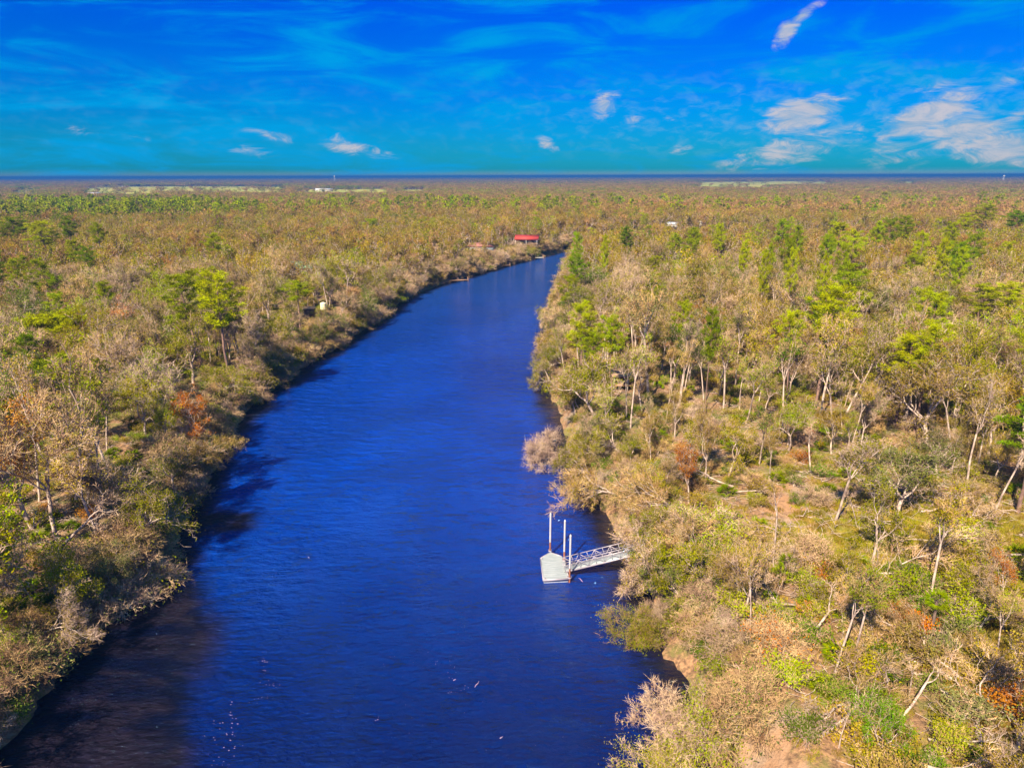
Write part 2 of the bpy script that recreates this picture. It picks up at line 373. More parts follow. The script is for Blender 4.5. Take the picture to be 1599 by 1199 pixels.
def build_tree(kind, key, mat_bark, seed, H, Rad, leaf_n, leaf_s, twig_n, twig_l, twig_w=.022, sig=.5, min_r=0.0, lvl_keep=9, flat=.5, **kw):
    rng = np.random.default_rng(seed)
    segs, tips = branchy(rng, **kw)
    P0, P1, r0, r1, lv, T, D = fit(segs, tips, H, Rad)
    keep = lv <= lvl_keep
    tr = MB()
    for n, sel in ((7, lv <= 1), (5, lv == 2), (3, lv >= 3)):
        sel = sel & keep
        if sel.any(): tr.tubes(P0[sel], P1[sel], np.maximum(r0[sel], min_r), np.maximum(r1[sel], min_r), n, 0)
    # root flare
    tr.tubes([[0, 0, -1.2]], [[0, 0, .5]], [r0[0] * 1.5], [r0[0] * 1.02], 7, 0)
    cr = MB()
    if twig_n:
        idx = rng.integers(0, len(T), twig_n); base = T[idx] + rng.normal(0, .12, (twig_n, 3)) - D[idx] * rng.uniform(0, .8, (twig_n, 1))
        dd = unit(D[idx] + rng.normal(0, .65, (twig_n, 3)) + np.array([0, 0, .15])); L = twig_l * rng.uniform(.5, 1.3, (twig_n, 1))
        mid = base + dd * L * .55; e2 = mid + unit(dd + rng.normal(0, .45, (twig_n, 3))) * L * .5
        cr.blades(base, mid + (mid - base) * .1, twig_w * 1.3, rng, 1); cr.blades(mid, e2, twig_w, rng, 1)
        e3 = mid + unit(dd + rng.normal(0, .6, (twig_n, 3))) * L * .45; cr.blades(base + (mid - base) * .6, e3, twig_w, rng, 1)
    if leaf_n:
        # a few tips carry most of the leaves: clumps and gaps
        wgt = rng.random(len(T)) ** 2.6 + .04; wgt /= wgt.sum()
        idx = rng.choice(len(T), leaf_n, p=wgt)
        C = T[idx] + rng.normal(0, sig, (leaf_n, 3)) * np.array([1, 1, .6]) + D[idx] * rng.uniform(-.5, .5, (leaf_n, 1))
        C[:, 2] = np.maximum(C[:, 2], 0.15)
        cr.leaves(C, leaf_s, rng, flat, 0)
    TREES.setdefault(kind, []).append(dict(trunk=tr, crown=cr, bark=mat_bark, H=H, Rad=Rad, key=key, me={}))
def build_pine(kind, key, seed, H, Rad, crown0=.55, clumps=3, blades=42, bl=.55, bw=.035, nb=46, flat=False, sides=7, thin=1.0, dead=6):
    rng = np.random.default_rng(seed)
    tr = MB(); cr = MB(); n = 9
    zs = np.linspace(0, H * .97, n + 1); dr = .03 if flat else .09; offx = np.cumsum(rng.normal(0, dr, n + 1)); offy = np.cumsum(rng.normal(0, dr, n + 1)); offx[0] = offy[0] = 0
    P = np.stack([offx, offy, zs], 1); rr = .27 * thin * (1 - .8 * (zs / H)) + .02
    tr.tubes(P[:-1], P[1:], rr[:-1], rr[1:], sides)
    tr.tubes([[0, 0, -1]], [[0, 0, .4]], [.4], [.27], sides)
    def tpos(z): return np.array([np.interp(z, zs, offx), np.interp(z, zs, offy), z])
    tipsP = []; gold = rng.uniform(0, 6)
    for i in range(nb):
        f = (i + .5) / nb; z = H * (crown0 + (1 - crown0) * (f if not flat else .35 + .6 * f)) * rng.uniform(.97, 1.0)
        prof = math.sin(math.pi * min(1, (.18 + .82 * (1 - f)) ** .8)) if not flat else (.55 + .45 * (1 - f))
        if not flat: prof = (max(0, 1 - (abs(f - .42) / .62) ** 2.4)) ** .6
        L = Rad * max(.18, prof) * rng.uniform(.55, 1.12); gold += 2.4 + rng.normal(0, .35)
        el_ = rng.uniform(.0, .45) + (.25 if f > .8 else 0)
        if flat: el_ = rng.uniform(.05, .28)
        d = np.array([math.cos(gold) * math.cos(el_), math.sin(gold) * math.cos(el_), math.sin(el_)])
        p = tpos(z); q = p + d * L * .55 + rng.normal(0, .12, 3); e = q + unit(d + np.array([0, 0, .25]) + rng.normal(0, .15, 3)) * L * .5
        r = .075 * thin * (1 - .5 * f)
        tr.tubes([p, q], [q, e], [r, r * .7], [r * .7, r * .3], 4)
        if rng.random() < .88:
            for c in range(clumps):
                u = rng.uniform(.25, 1.05); c0 = (q + (e - q) * (u - .5) * 2) if u > .5 else p + (q - p) * u * 2
                c0 = c0 + rng.normal(0, .32, 3) * np.array([1, 1, .35]); c0[2] += .1; tipsP.append(c0)
    tipsP.append(tpos(H * .97))
    T = np.array(tipsP)
    idx = np.repeat(np.arange(len(T)), blades); k = len(idx)
    sub = rng.normal(0, .24, (k, 3)) * np.array([1, 1, .55]); base = T[idx] + sub
    dd = unit(sub * 1.5 + rng.normal(0, .35, (k, 3)) + np.array([0, 0, .35]))
    cr.blades(base, base + dd * bl * rng.uniform(.6, 1.2, (k, 1)), bw, rng, 0)
    for i in range(dead):
        z = H * rng.uniform(crown0 * .55, crown0); a = rng.uniform(0, 6.28); d = np.array([math.cos(a), math.sin(a), rng.uniform(-.1, .4)])
        p = tpos(z); tr.tubes([p], [p + d * rng.uniform(.8, 2.4)], [.05], [.015], 3)
    TREES.setdefault(kind, []).append(dict(trunk=tr, crown=cr, bark='bark_pine', H=H, Rad=Rad, key=key, me={}))
def tree_mesh(T, what):
    if what in T['me']: return T['me'][what]
    if what == 'trunk': me = T['trunk'].mesh(T['key'] + '_trunk', [M[T['bark']]], True)
    elif what == 'crown': me = T['crown'].mesh(T['key'] + '_crown', [M['olive'], M['twig']])
    T['me'][what] = me; return me
def source(T, leaf, twig='twig', bark=None):
    """whole tree as one mesh, for the uncountable far wood"""
    me_b = MB()
    for src, sh in ((T['crown'], 0), (T['trunk'], 2)):
        b = me_b.nv
        for v in src.v: me_b.v.append(v)
        for q, m in zip(src.f4, src.m4): me_b.f4.append(q + b); me_b.m4.append(m + sh)
        for q, m in zip(src.f3, src.m3): me_b.f3.append(q + b); me_b.m3.append(m + sh)
        me_b.nv += src.nv
    me = me_b.mesh(T['key'] + '_whole', [M[leaf], M[twig], M[bark or T['bark']]])
    return bpy.data.objects.new(T['key'], me)

# near shapes
for i in range(5):
    build_tree('oak', 'oak_tree', 'bark', 100 + i, 12.5, 4.5 + .3 * i, 6200, .125, 700, 1.0, sig=.45, min_r=.03, levels=4, trunk=.3, crook=.26, spread=.8, up=.10, r0=.27)
for i in range(5):
    build_tree('bare', 'bare_tree', 'bark', 200 + i, 13.5, 3.6 + .3 * i, 3000, .105, 1500, 1.25, .026, sig=.5, min_r=.032, levels=4, trunk=.38, crook=.2, spread=.6, up=.2, r0=.22)
for i in range(4):
    build_tree('slim', 'slim_tree', 'bark', 300 + i, 14.5, 2.3, 1500, .12, 600, .9, sig=.4, min_r=.03, levels=3, trunk=.75, crook=.14, spread=.55, up=.28, r0=.17, side=.5)
for i in range(4):
    build_tree('snag', 'dead_tree', 'bark', 400 + i, 10.5, 2.4, 0, .1, 130, .8, .03, levels=3, trunk=.8, crook=.2, spread=.7, up=.15, r0=.2, side=.25, nfork=(1, 2))
for i in range(4):
    build_tree('shrub', 'shrub', 'bark', 500 + i, 2.6, 1.8, 1700, .10, 420, .6, .016, sig=.32, levels=2, trunk=.25, crook=.25, spread=.7, up=.1, r0=.05, stems=4)
for i in range(4):
    build_tree('bare_shrub', 'leafless_bush', 'bark', 600 + i, 3.4, 2.6, 700, .09, 1700, .85, .018, sig=.5, levels=3, trunk=.2, crook=.25, spread=.8, up=.04, r0=.06, stems=3)
for i in range(5):
    build_pine('pine', 'pine_tree', 700 + i, 22, 4.6, .52 + .03 * i, clumps=5, nb=42, blades=46, bw=.05, bl=.6)
build_pine('flat_pine', 'flat_topped_pine', 740, 17, 8.0, .62, clumps=9, blades=50, nb=70, bw=.06, bl=.65, flat=True)
for i in range(3):
    build_tree('bush_big', 'broad_bush', 'bark', 550 + i, 5.2, 4.6, 9000, .105, 2600, .9, .02, sig=.5, levels=4, trunk=.15, crook=.25, spread=.85, up=.06, r0=.1, stems=3)
for i in range(2):
    build_tree('bare_big', 'broad_leafless_bush', 'bark', 570 + i, 5.5, 4.6, 900, .09, 5200, 1.1, .02, sig=.6, levels=4, trunk=.15, crook=.25, spread=.85, up=.04, r0=.1, stems=3)
# middle-distance and far shapes: fewer, larger leaves
for i in range(4):
    build_tree('oak_mid', 'oak_mid', 'bark', 120 + i, 12.8, 4.7, 1300, .25, 150, 1.1, .05, sig=.5, min_r=.07, lvl_keep=3, levels=4, trunk=.3, crook=.26, spread=.8, up=.10, r0=.27)
for i in range(4):
    build_tree('bare_mid', 'bare_mid', 'bark', 220 + i, 13.8, 3.8, 560, .24, 420, 1.5, .055, sig=.55, min_r=.075, lvl_keep=3, levels=4, trunk=.38, crook=.2, spread=.6, up=.2, r0=.22)
for i in range(3):
    build_pine('pine_mid', 'pine_mid', 720 + i, 21, 4.3, .52, clumps=2, blades=15, bl=.8, bw=.10, nb=34, sides=4)
for i in range(4):
    build_tree('oak_far', 'oak_far', 'bark', 140 + i, 12.5, 5.0, 300, .50, 60, 1.6, .13, sig=.7, min_r=.16, lvl_keep=1, levels=3, trunk=.3, crook=.26, spread=.8, up=.10, r0=.3)
for i in range(3):
    build_tree('bare_far', 'bare_far', 'bark', 240 + i, 13.0, 4.4, 70, .5, 230, 2.4, .14, sig=.7, min_r=.16, lvl_keep=2, levels=3, trunk=.38, crook=.2, spread=.6, up=.2, r0=.25)
for i in range(3):
    build_pine('pine_far', 'pine_far', 760 + i, 19, 4.3, .45, clumps=1, blades=12, bl=1.6, bw=.35, nb=20, sides=3, dead=0)
def build_palm(kind, key, seed, Ht, nf, FR):
    rng = np.random.default_rng(seed); tr = MB(); cr = MB()
    if Ht > .4:
        z = np.linspace(0, Ht, 5); P = np.stack([.05 * z * rng.normal(0, 1), .05 * z * rng.normal(0, 1), z], 1)
        tr.tubes(P[:-1], P[1:], [.17] * 4, [.16] * 4, 7); top = P[-1]
        tr.tubes([P[0] - [0, 0, .8]], [P[0]], [.2], [.17], 7)
    else: tr.tubes([[0, 0, -.3]], [[0, 0, .3]], [.12], [.1], 6); top = np.array([0, 0, .2])
    for i in range(nf):
        a = rng.uniform(0, 6.28); e = rng.uniform(-.5 if Ht > 1 else .1, 1.3); d = np.array([math.cos(a) * math.cos(e), math.sin(a) * math.cos(e), math.sin(e)])
        q = top + d * FR * .55; tr.tubes([top], [q], [.02], [.012], 3)
        s_ = unit(np.cross(d, (0, 0, 1.))); n_ = np.cross(s_, d)
        for b in np.linspace(-1.35, 1.35, 13):
            dd = d * math.cos(b) + s_ * math.sin(b) - n_ * abs(b) * .25; dd[2] -= .15; dd = dd / np.linalg.norm(dd)
            cr.blades([q], [q + dd * FR * .55 * rng.uniform(.85, 1.1)], .05, rng, 0)
    TREES.setdefault(kind, []).append(dict(trunk=tr, crown=cr, bark='bark_dark', H=Ht + FR, Rad=FR, key=key, me={}))
for i in range(2): build_palm('palm', 'palm_tree', 800 + i, 4.5 + 1.2 * i, 34, 1.5)
for i in range(3): build_palm('palmetto', 'palmetto', 820 + i, 0, 26, 1.25)

# ------------------------------------------------------------------ ground
def axis(lo_far, lo, hi, hi_far, step, g):
    xs = list(np.arange(lo, hi + .01, step)); s = step
    while xs[-1] < hi_far: s *= g; xs.append(xs[-1] + s)
    s = step
    while xs[0] > lo_far: s *= g; xs.insert(0, xs[0] - s)
    return np.array(xs)
XS = axis(-26000, -105, 130, 26000, 1.3, 1.06); YS = axis(-300, 15, 190, 26000, 1.3, 1.035)
GX, GY = np.meshgrid(XS, YS); SD = sdist(GX, GY); GZ = height(GX, GY, SD)
def grid_mesh(name, X, Y, Z, mats, attrs):
    ny, nx = X.shape; V = np.stack([X, Y, Z], -1).reshape(-1, 3)
    i = np.arange(ny * nx).reshape(ny, nx)
    q = np.stack([i[:-1, :-1], i[:-1, 1:], i[1:, 1:], i[1:, :-1]], -1).reshape(-1, 4)
    b = MB(); b.add(V, quads=q); me = b.mesh(name, mats, True)
    for k, a in attrs.items():
        at_ = me.attributes.new(k, 'FLOAT', 'POINT'); at_.data.foreach_set('value', a.astype(np.float32).ravel())
    return me
PX, PY, PD = proj(np.stack([GX, GY, GZ], -1)); PX = np.where(PD > 1, PX, -9999); PY = np.where(PD > 1, PY, -9999)
def ell(cx, cy_, rx, ry, x=None, y=None):
    x = PX if x is None else x; y = PY if y is None else y
    return np.clip(1.4 - ((x - cx) / rx) ** 2 - ((y - cy_) / ry) ** 2, 0, 1)
sand = np.maximum.reduce([ell(1205, 1155, 32, 80), ell(1220, 1230, 60, 50), ell(1185, 1070, 20, 50), .8 * ell(1240, 770, 60, 22), .55 * ell(1260, 800, 110, 40)])
sand = np.maximum(sand, np.clip(1 - np.abs(SD - 1.0) / 2.2, 0, 1) * (.5 + .5 * wob(GX, GY, 1.5)))
grass = np.maximum.reduce([ell(1450, 850, 260, 60), .8 * ell(1560, 1050, 110, 90), .5 * ell(1500, 1180, 120, 60), .6 * ell(1300, 860, 120, 60)])
# open fields in the distance: (photo x range, distance range)
FIELDS = [(20, 62, 1250, 2300), (128, 235, 1250, 2650), (150, 450, 1450, 3000), (465, 615, 1500, 2500), (1085, 1205, 2000, 4600), (1205, 1300, 2500, 4800), (1400, 1440, 2600, 4800), (330, 420, 2300, 3000), (620, 670, 1600, 2300)]
def in_field(x, y):
    x = np.asarray(x, float); y = np.asarray(y, float); r = np.zeros(x.shape, bool)
    u = 799.5 + FPX * x / np.maximum(y * math.cos(R(PITCH)) + 42 * math.sin(R(PITCH)), 1)
    for (a, b, d0, d1) in FIELDS:
        j = 8 * np.sin(y * .01)
        r |= (u > a + j) & (u < b + j) & (y > d0 + 120 * np.sin(x * .006)) & (y < d1 + 150 * np.sin(x * .004 + 1))
    return r
field = in_field(GX, GY).astype(float)
gm, t, out = new_mat('forest_ground'); b = t.new('ShaderNodeBsdfPrincipled'); b.inputs['Roughness'].default_value = .95
pos = t.new('ShaderNodeNewGeometry').outputs['Position']
def attr(tt, n): a = tt.new('ShaderNodeAttribute'); a.attribute_name = n; return a.outputs['Fac']
n1 = t.noise(pos, .35, 6, .65); n2 = t.noise(pos, 2.2, 5, .7); n3 = t.noise(pos, .06, 4, .6)
litter = t.mix(t.smooth(n2, .35, .65), (.12, .065, .040), (.38, .21, .115))
litter = t.mix(t.smooth(n1, .45, .62), litter, (.16, .14, .04))
grs = t.mix(t.smooth(n1, .4, .62), (.22, .19, .025), (.36, .22, .07)); grs = t.mix(t.smooth(n2, .45, .75), grs, (.12, .13, .02))
c = t.mix(t.smooth(t.math('ADD', attr(t, 'grass'), t.math('MULTIPLY', t.math('SUBTRACT', n1, .5), 1.6)), .3, .7), litter, grs)
snd = t.mix(t.smooth(n2, .3, .7), (.26, .17, .12), (.38, .28, .22)); snd = t.mix(t.smooth(n3, .52, .64), snd, (.38, .20, .11))
c = t.mix(t.smooth(t.math('ADD', attr(t, 'sand'), t.math('MULTIPLY', t.math('SUBTRACT', n1, .5), 1.4)), .35, .65), c, snd)
n4 = t.noise(pos, .012, 4, .6)
fld = t.mix(t.smooth(n4, .42, .55), (.30, .36, .015), (.40, .30, .04)); fld = t.mix(t.smooth(n4, .56, .62), fld, (.42, .42, .04))
c = t.mix(attr(t, 'field'), c, fld)
spx = t.new('ShaderNodeSeparateXYZ'); t.link(pos, spx.inputs[0])
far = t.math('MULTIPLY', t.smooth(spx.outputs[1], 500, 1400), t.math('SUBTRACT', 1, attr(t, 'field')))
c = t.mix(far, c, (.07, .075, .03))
t.link(c, b.inputs['Base Color'])
bp = t.new('ShaderNodeBump'); bp.inputs['Strength'].default_value = .8; bp.inputs['Distance'].default_value = .3; t.link(n2, bp.inputs['Height']); t.link(bp.outputs[0], b.inputs['Normal'])
t.link(b.outputs[0], out.inputs[0])
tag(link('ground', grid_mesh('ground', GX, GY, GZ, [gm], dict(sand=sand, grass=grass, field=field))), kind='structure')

# ------------------------------------------------------------------ river water
WX, WY = np.meshgrid(np.arange(-260, 420, 3.0), np.arange(-150, 560, 3.0)); WS = sdist(WX, WY)
wpx, wpy, wpd = proj(np.stack([WX, WY, WX * 0], -1))
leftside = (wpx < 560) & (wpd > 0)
shal_shade = np.clip(1 - (-WS - 1.0) / 7.0, 0, 1) * .9
shal_shade = np.maximum(shal_shade, np.where(wpd > 0, np.clip((370 + 22 * np.sin(wpy * .021) - wpx) / 110, 0, 1) * np.clip((wpy - 850) / 60, 0, 1), 1))  # left water darkened for tree shadow and reflection, besides the shallow bed
shal_shade = np.maximum(shal_shade, np.where(wpd > 0, np.clip(1 - ((wpx - 365) / 60) ** 2 - ((wpy - 812) / 30) ** 2, 0, 1), 0) * .9)
wm, t, out = new_mat('river_water'); b = t.new('ShaderNodeBsdfPrincipled')
pos = t.new('ShaderNodeNewGeometry').outputs['Position']
mpn = t.new('ShaderNodeMapping'); t.link(pos, mpn.inputs[0]); mpn.inputs['Scale'].default_value = (.55, 1.25, 1); mpn.inputs['Rotation'].default_value = (0, 0, R(-12))
rip = t.noise(mpn.outputs[0], 1.7, 5, .65, .5); swell = t.noise(pos, .10, 4, .55, .8); patch = t.noise(pos, .035, 4, .55, .6)
bed = t.noise(mpn.outputs[0], .16, 5, .6, .6)
fine = t.noise(mpn.outputs[0], .45, 6, .7, .6)
deepc = t.mix(t.smooth(patch, .30, .75), (.0, .028, .27), (.0, .046, .42))
deepc = t.mix(t.smooth(fine, .46, .70, 0, .45), deepc, (.0, .010, .10))  # light and dark of fine ripples put into the water colour
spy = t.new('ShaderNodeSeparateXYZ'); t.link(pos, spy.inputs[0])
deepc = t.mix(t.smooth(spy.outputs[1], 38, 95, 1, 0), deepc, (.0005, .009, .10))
deepc = t.mix(t.smooth(spy.outputs[1], 130, 330, 0, .75), deepc, (.012, .050, .20))  # low-sky glare on the upstream reach painted into the water colour
shal_shade_c = t.mix(t.smooth(bed, .42, .60), (.002, .003, .018), (.014, .010, .020))  # bed tone mixed with painted dark shadow streaks
fm = t.smooth(t.math('ADD', attr(t, 'shallow_shade'), t.math('MULTIPLY', t.math('SUBTRACT', swell, .5), .8)), .2, .8)
t.link(t.mix(fm, deepc, shal_shade_c), b.inputs['Base Color'])
b.inputs['Roughness'].default_value = .07; b.inputs['IOR'].default_value = 1.37; b.inputs['Specular Tint'].default_value = (.25, .6, 1, 1)
bp = t.new('ShaderNodeBump'); bp.inputs['Strength'].default_value = 1.0; bp.inputs['Distance'].default_value = .8
big = t.noise(mpn.outputs[0], .5, 3, .5, .3)
hsum = t.math('ADD', t.math('ADD', rip, t.math('MULTIPLY', big, 1.8)), t.math('MULTIPLY', swell, .3)); t.link(hsum, bp.inputs['Height']); t.link(bp.outputs[0], b.inputs['Normal'])
t.link(b.outputs[0], out.inputs[0])
tag(link('river_water', grid_mesh('river_water', WX, WY, WX * 0, [wm], dict(shallow_shade=shal_shade))), kind='structure')

# ------------------------------------------------------------------ buildings and dock
M['dock_grey'] = mat_simple('pale_grey_decking', (.34, .36, .39), (.25, .28, .31), 1.2, .6, stretch=(1, 6, 1))
M['alu'] = mat_simple('pale_aluminium', (.42, .37, .44), (.34, .30, .38), 2, .4, .2)
M['pvc'] = mat_simple('white_piling_sleeve', (.48, .50, .55), (.40, .38, .44), 1, .5)
M['rustband'] = mat_simple('rusty_piling_foot', (.36, .12, .07), (.22, .09, .06), 3, .8)
M['float'] = mat_simple('grey_float', (.42, .44, .52), (.3, .32, .42), 2, .5)
M['red_roof'] = mat_simple('red_metal_roof', (.50, .045, .035), (.34, .05, .04), .9, .5)
M['maroon_roof'] = mat_simple('faded_maroon_roof', (.30, .11, .10), (.20, .09, .08), .6, .7)
M['green_roof'] = mat_simple('pale_green_roof', (.20, .46, .24), (.26, .42, .26), .5, .6)
M['white_roof'] = mat_simple('white_metal_roof', (.80, .80, .85), (.66, .68, .74), .5, .5)
M['tan_roof'] = mat_simple('tan_weathered_roof', (.34, .22, .15), (.24, .15, .10), .8, .8)
M['wall_white'] = mat_simple('white_siding', (.70, .66, .64), (.55, .52, .52), 1.5, .8)
M['wall_grey'] = mat_simple('grey_siding', (.36, .40, .42), (.26, .30, .34), 1.5, .8)
M['wall_brown'] = mat_simple('brown_siding', (.24, .15, .10), (.15, .10, .08), 1.5, .8)
M['wood'] = mat_simple('weathered_wood', (.40, .22, .14), (.26, .15, .11), 3, .85)
M['glass'] = mat_simple('dark_window_glass', (.03, .05, .07), (.02, .03, .05), 1, .1)
M['tank'] = mat_simple('cream_tank', (.80, .72, .52), (.70, .62, .46), 1, .5)
M['blue'] = mat_simple('blue_tarp', (.25, .36, .62), (.2, .3, .5), 1, .6)

def part(name, mb, mats, parent, smooth=False):
    mats = mats if isinstance(mats, list) else [mats]
    return link(name, mb.mesh(name, mats, smooth), parent)
def empty(name, loc, rz=0, label=None, cat=None, group=None):
    o = bpy.data.objects.new(name, None); COL.objects.link(o); o.location = loc; o.rotation_euler = (0, 0, rz); o.empty_display_size = .5
    return tag(o, label, cat, group)
def house(name, px, py, W, D, Hw, pitch, wall, roof, label, cat, rz=0, stilts=1.5, eave=.6, base_z=None, porch=False, hip=False, dist=None):
    x, y, z = on_ground(px, py)
    if dist: p = at(px, py, LAND); k = dist / p[1]; x, y, z = p[0] * k, dist, LAND
    o = empty(name, (x, y, z), rz, label, cat)
    zb = stilts; w2, d2 = W / 2, D / 2
    if stilts > .6:
        for sx in (-1, 0, 1):
            for sy in (-1, 1):
                m_ = MB(); m_.box((sx * (w2 - .3) - .12, sy * (d2 - .3) - .12, -.5), (sx * (w2 - .3) + .12, sy * (d2 - .3) + .12, zb)); part('stilt', m_, M['wood'], o)
    m_ = MB(); m_.box((-w2, -d2, zb if stilts > .6 else -.4), (w2, d2, zb + Hw))
    rise = pitch * d2; zt = zb + Hw
    if not hip:
        for sx in (-1, 1):
            m_.add([(sx * (w2 - .003), -d2, zt), (sx * (w2 - .003), d2, zt), (sx * (w2 - .003), 0, zt + rise)], tris=[(0, 1, 2) if sx > 0 else (0, 2, 1)])
    wl = part('wall', m_, M[wall], o)
    r = MB(); E = eave; th = .14; ze = zt - pitch * E + .02
    if hip:
        rx = max(w2 - d2, .3)
        pts = [(-w2 - E, -d2 - E, ze), (w2 + E, -d2 - E, ze), (w2 + E, d2 + E, ze), (-w2 - E, d2 + E, ze), (-rx, 0, zt + rise), (rx, 0, zt + rise)]
        r.add(pts, quads=[(0, 1, 5, 4), (2, 3, 4, 5), (3, 2, 1, 0)], tris=[(1, 2, 5), (3, 0, 4)])
    else:
        for s in (-1, 1):
            a = [(-w2 - E, s * (d2 + E), ze), (w2 + E, s * (d2 + E), ze), (w2 + E, 0, zt + rise + .02), (-w2 - E, 0, zt + rise + .02)]
            up_ = [(p[0], p[1], p[2] + th) for p in a]
            r.add(a + up_, quads=[(0, 1, 2, 3), (7, 6, 5, 4), (0, 4, 5, 1), (3, 2, 6, 7), (0, 3, 7, 4), (1, 5, 6, 2)])
    rf = part('roof', r, M[roof], o)
    for fx in (-.55, .0, .55):
        nm = 'door' if fx == 0 else 'window'
        g = MB(); hw = .5 if nm == 'door' else .65; z0, z1 = (zb + .05, zb + 2.05) if nm == 'door' else (zb + .9, zb + 2.0)
        g.box((fx * w2 - hw, -d2 - .05, z0), (fx * w2 + hw, -d2 + .02, z1)); f = part(nm, g, M['wall_brown'] if nm == 'door' else M['glass'], o)
        if nm == 'window':
            g = MB()
            for (a0, a1, b0, b1) in ((-hw - .08, hw + .08, z1, z1 + .08), (-hw - .08, hw + .08, z0 - .08, z0), (-hw - .08, -hw, z0, z1), (hw, hw + .08, z0, z1)):
                g.box((fx * w2 + a0, -d2 - .08, b0), (fx * w2 + a1, -d2 + .01, b1))
            part('frame', g, M['wall_white'], f)
    if porch:
        g = MB(); g.box((-w2, -d2 - 2.4, zb - .15), (w2, -d2 - .003, zb)); part('porch_deck', g, M['wood'], o)
        for fx in (-1, 0, 1):
            g = MB(); g.box((fx * (w2 - .2) - .08, -d2 - 2.3, -.4), (fx * (w2 - .2) + .08, -d2 - 2.14, zt - .3)); part('porch_post', g, M['wall_white'], o)
        g = MB(); a = [(-w2 - .3, -d2 - 2.7, zt - .45), (w2 + .3, -d2 - 2.7, zt - .45), (w2 + .3, -d2 - .62, zt - .08), (-w2 - .3, -d2 - .62, zt - .08)]
        g.add(a + [(p[0], p[1], p[2] + .1) for p in a], quads=[(3, 2, 1, 0), (4, 5, 6, 7), (0, 1, 5, 4), (1, 2, 6, 5), (2, 3, 7, 6), (3, 0, 4, 7)]); part('porch_roof', g, M[roof], o)
    return o
HOUSES = [house('house', 823, 387, 13, 8, 3.4, .42, 'wall_grey', 'red_roof', 'house with bright red metal roof behind the far left riverbank', 'house', R(-6), 2.5, porch=True),
          house('house', 751, 400, 14, 8, 3.0, .40, 'wall_grey', 'maroon_roof', 'stilt house with faded maroon hip roof near the far left riverbank', 'house', R(-4), 2.6, hip=True),
          house('house', 470, 437, 15, 9, 3.0, .45, 'wall_white', 'green_roof', 'house with pale green roof half hidden in the left woods', 'house', R(12), 2.5),
          house('house', 1094, 360, 11, 7, 3.4, .3, 'wall_grey', 'white_roof', 'white-roofed house with dark shaded porch in the rusty far right woods', 'house', R(4), 3.6),
          house('house', 1043, 364, 13, 7, 3.4, .3, 'wall_white', 'white_roof', 'long white house left of the dark-porched one in the far right woods', 'house', R(-3), 3.6),
          house('cabin', 972, 600, 6.0, 4.5, 2.3, .38, 'wall_brown', 'tan_roof', 'small brown cabin with weathered tan roof among the pines right of the river', 'cabin', R(4), 1.2, porch=True)]
for (px, py, dist, W, D, lab) in [(147, 302, 1380, 42, 16, 'long white farm shed at the near edge of the far left field'), (218, 308, 1180, 24, 12, 'white farmhouse below the pale field at far left'),
                                  (40, 309, 1200, 26, 12, 'pale building among trees at the far left edge of the photo'), (505, 296, 2000, 60, 20, 'long pale barn in the far field left of the middle'),
                                  (436, 280, 4200, 130, 40, 'large white shed low on the blue horizon left of the water tower'), (625, 284, 3600, 60, 25, 'white shed on the blue horizon right of the water tower'),
                                  (1450, 281, 3700, 50, 25, 'white barn in the blue distance near the right edge'), (1362, 281, 3600, 120, 30, 'row-like long white shed in the blue distance at right'),
                                  (1550, 327, 900, 16, 8, 'pale house in the far right woods by the photo edge'), (130, 281, 3600, 120, 30, 'long white shed beyond the far left field'), (165, 282, 3300, 40, 25, 'small white shed beyond the far left field'), (882, 287, 2900, 90, 25, 'long white shed in the far woods beyond the river bend')]:
    house('farm_building', px, py, W, D, 5.5 if dist > 1300 else 4, .25, 'wall_white', 'white_roof', lab, 'building', R(random.Random(px).uniform(-15, 15)), 12.0 if dist > 2500 else (8 if dist > 1300 else 9), dist=dist) if False else None
def shed(px, py, W, D, lab):
    z = LAND
    p = at(px, py, z + 4); x, y = p[0], p[1]
    o = empty('farm_building', (x, y, z), R(random.Random(px).uniform(-10, 10)), lab, 'building')
    g = MB(); g.box((-W / 2, -D / 2, -.5), (W / 2, D / 2, 5.2)); part('wall', g, M['wall_white'], o)
    g = MB()
    for s in (-1, 1):
        a = [(-W / 2 - 1, s * (D / 2 + 1), 5.0), (W / 2 + 1, s * (D / 2 + 1), 5.0), (W / 2 + 1, 0, 8.3), (-W / 2 - 1, 0, 8.3)]
        g.add(a + [(q[0], q[1], q[2] + .3) for q in a], quads=[(0, 1, 2, 3), (7, 6, 5, 4), (0, 4, 5, 1), (3, 2, 6, 7), (0, 3, 7, 4), (1, 5, 6, 2)])
    part('roof', g, M['white_roof'], o)
    g = MB(); g.box((-3, -D / 2 - .1, 0), (3, -D / 2 + .05, 4)); part('door', g, M['glass'], o)
    return (x, y, max(W, D))
SHEDS = [shed(*a) for a in [(147, 304, 26, 16, 'long white farm shed at the near edge of the far left field'), (219, 310, 20, 12, 'white farmhouse below the pale field at far left'),
         (40, 311, 18, 12, 'pale building among trees at the far left edge of the photo'), (506, 297, 46, 20, 'long pale barn in the far field left of the middle'),
         (436, 283, 70, 40, 'large white shed low on the blue horizon left of the water tower'), (625, 286, 50, 25, 'white shed on the blue horizon right of the water tower'),
         (1450, 284, 40, 25, 'white barn in the blue distance near the right edge'), (1362, 283, 70, 30, 'long white shed in the blue distance at right'),
         (1590, 329, 12, 8, 'pale house in the far right woods by the photo edge'), (135, 284, 80, 30, 'long white shed beyond the far left field'),
         (166, 284, 30, 25, 'small white shed beyond the far left field'), (920, 288, 60, 20, 'long white shed in the far woods beyond the river bend')]]
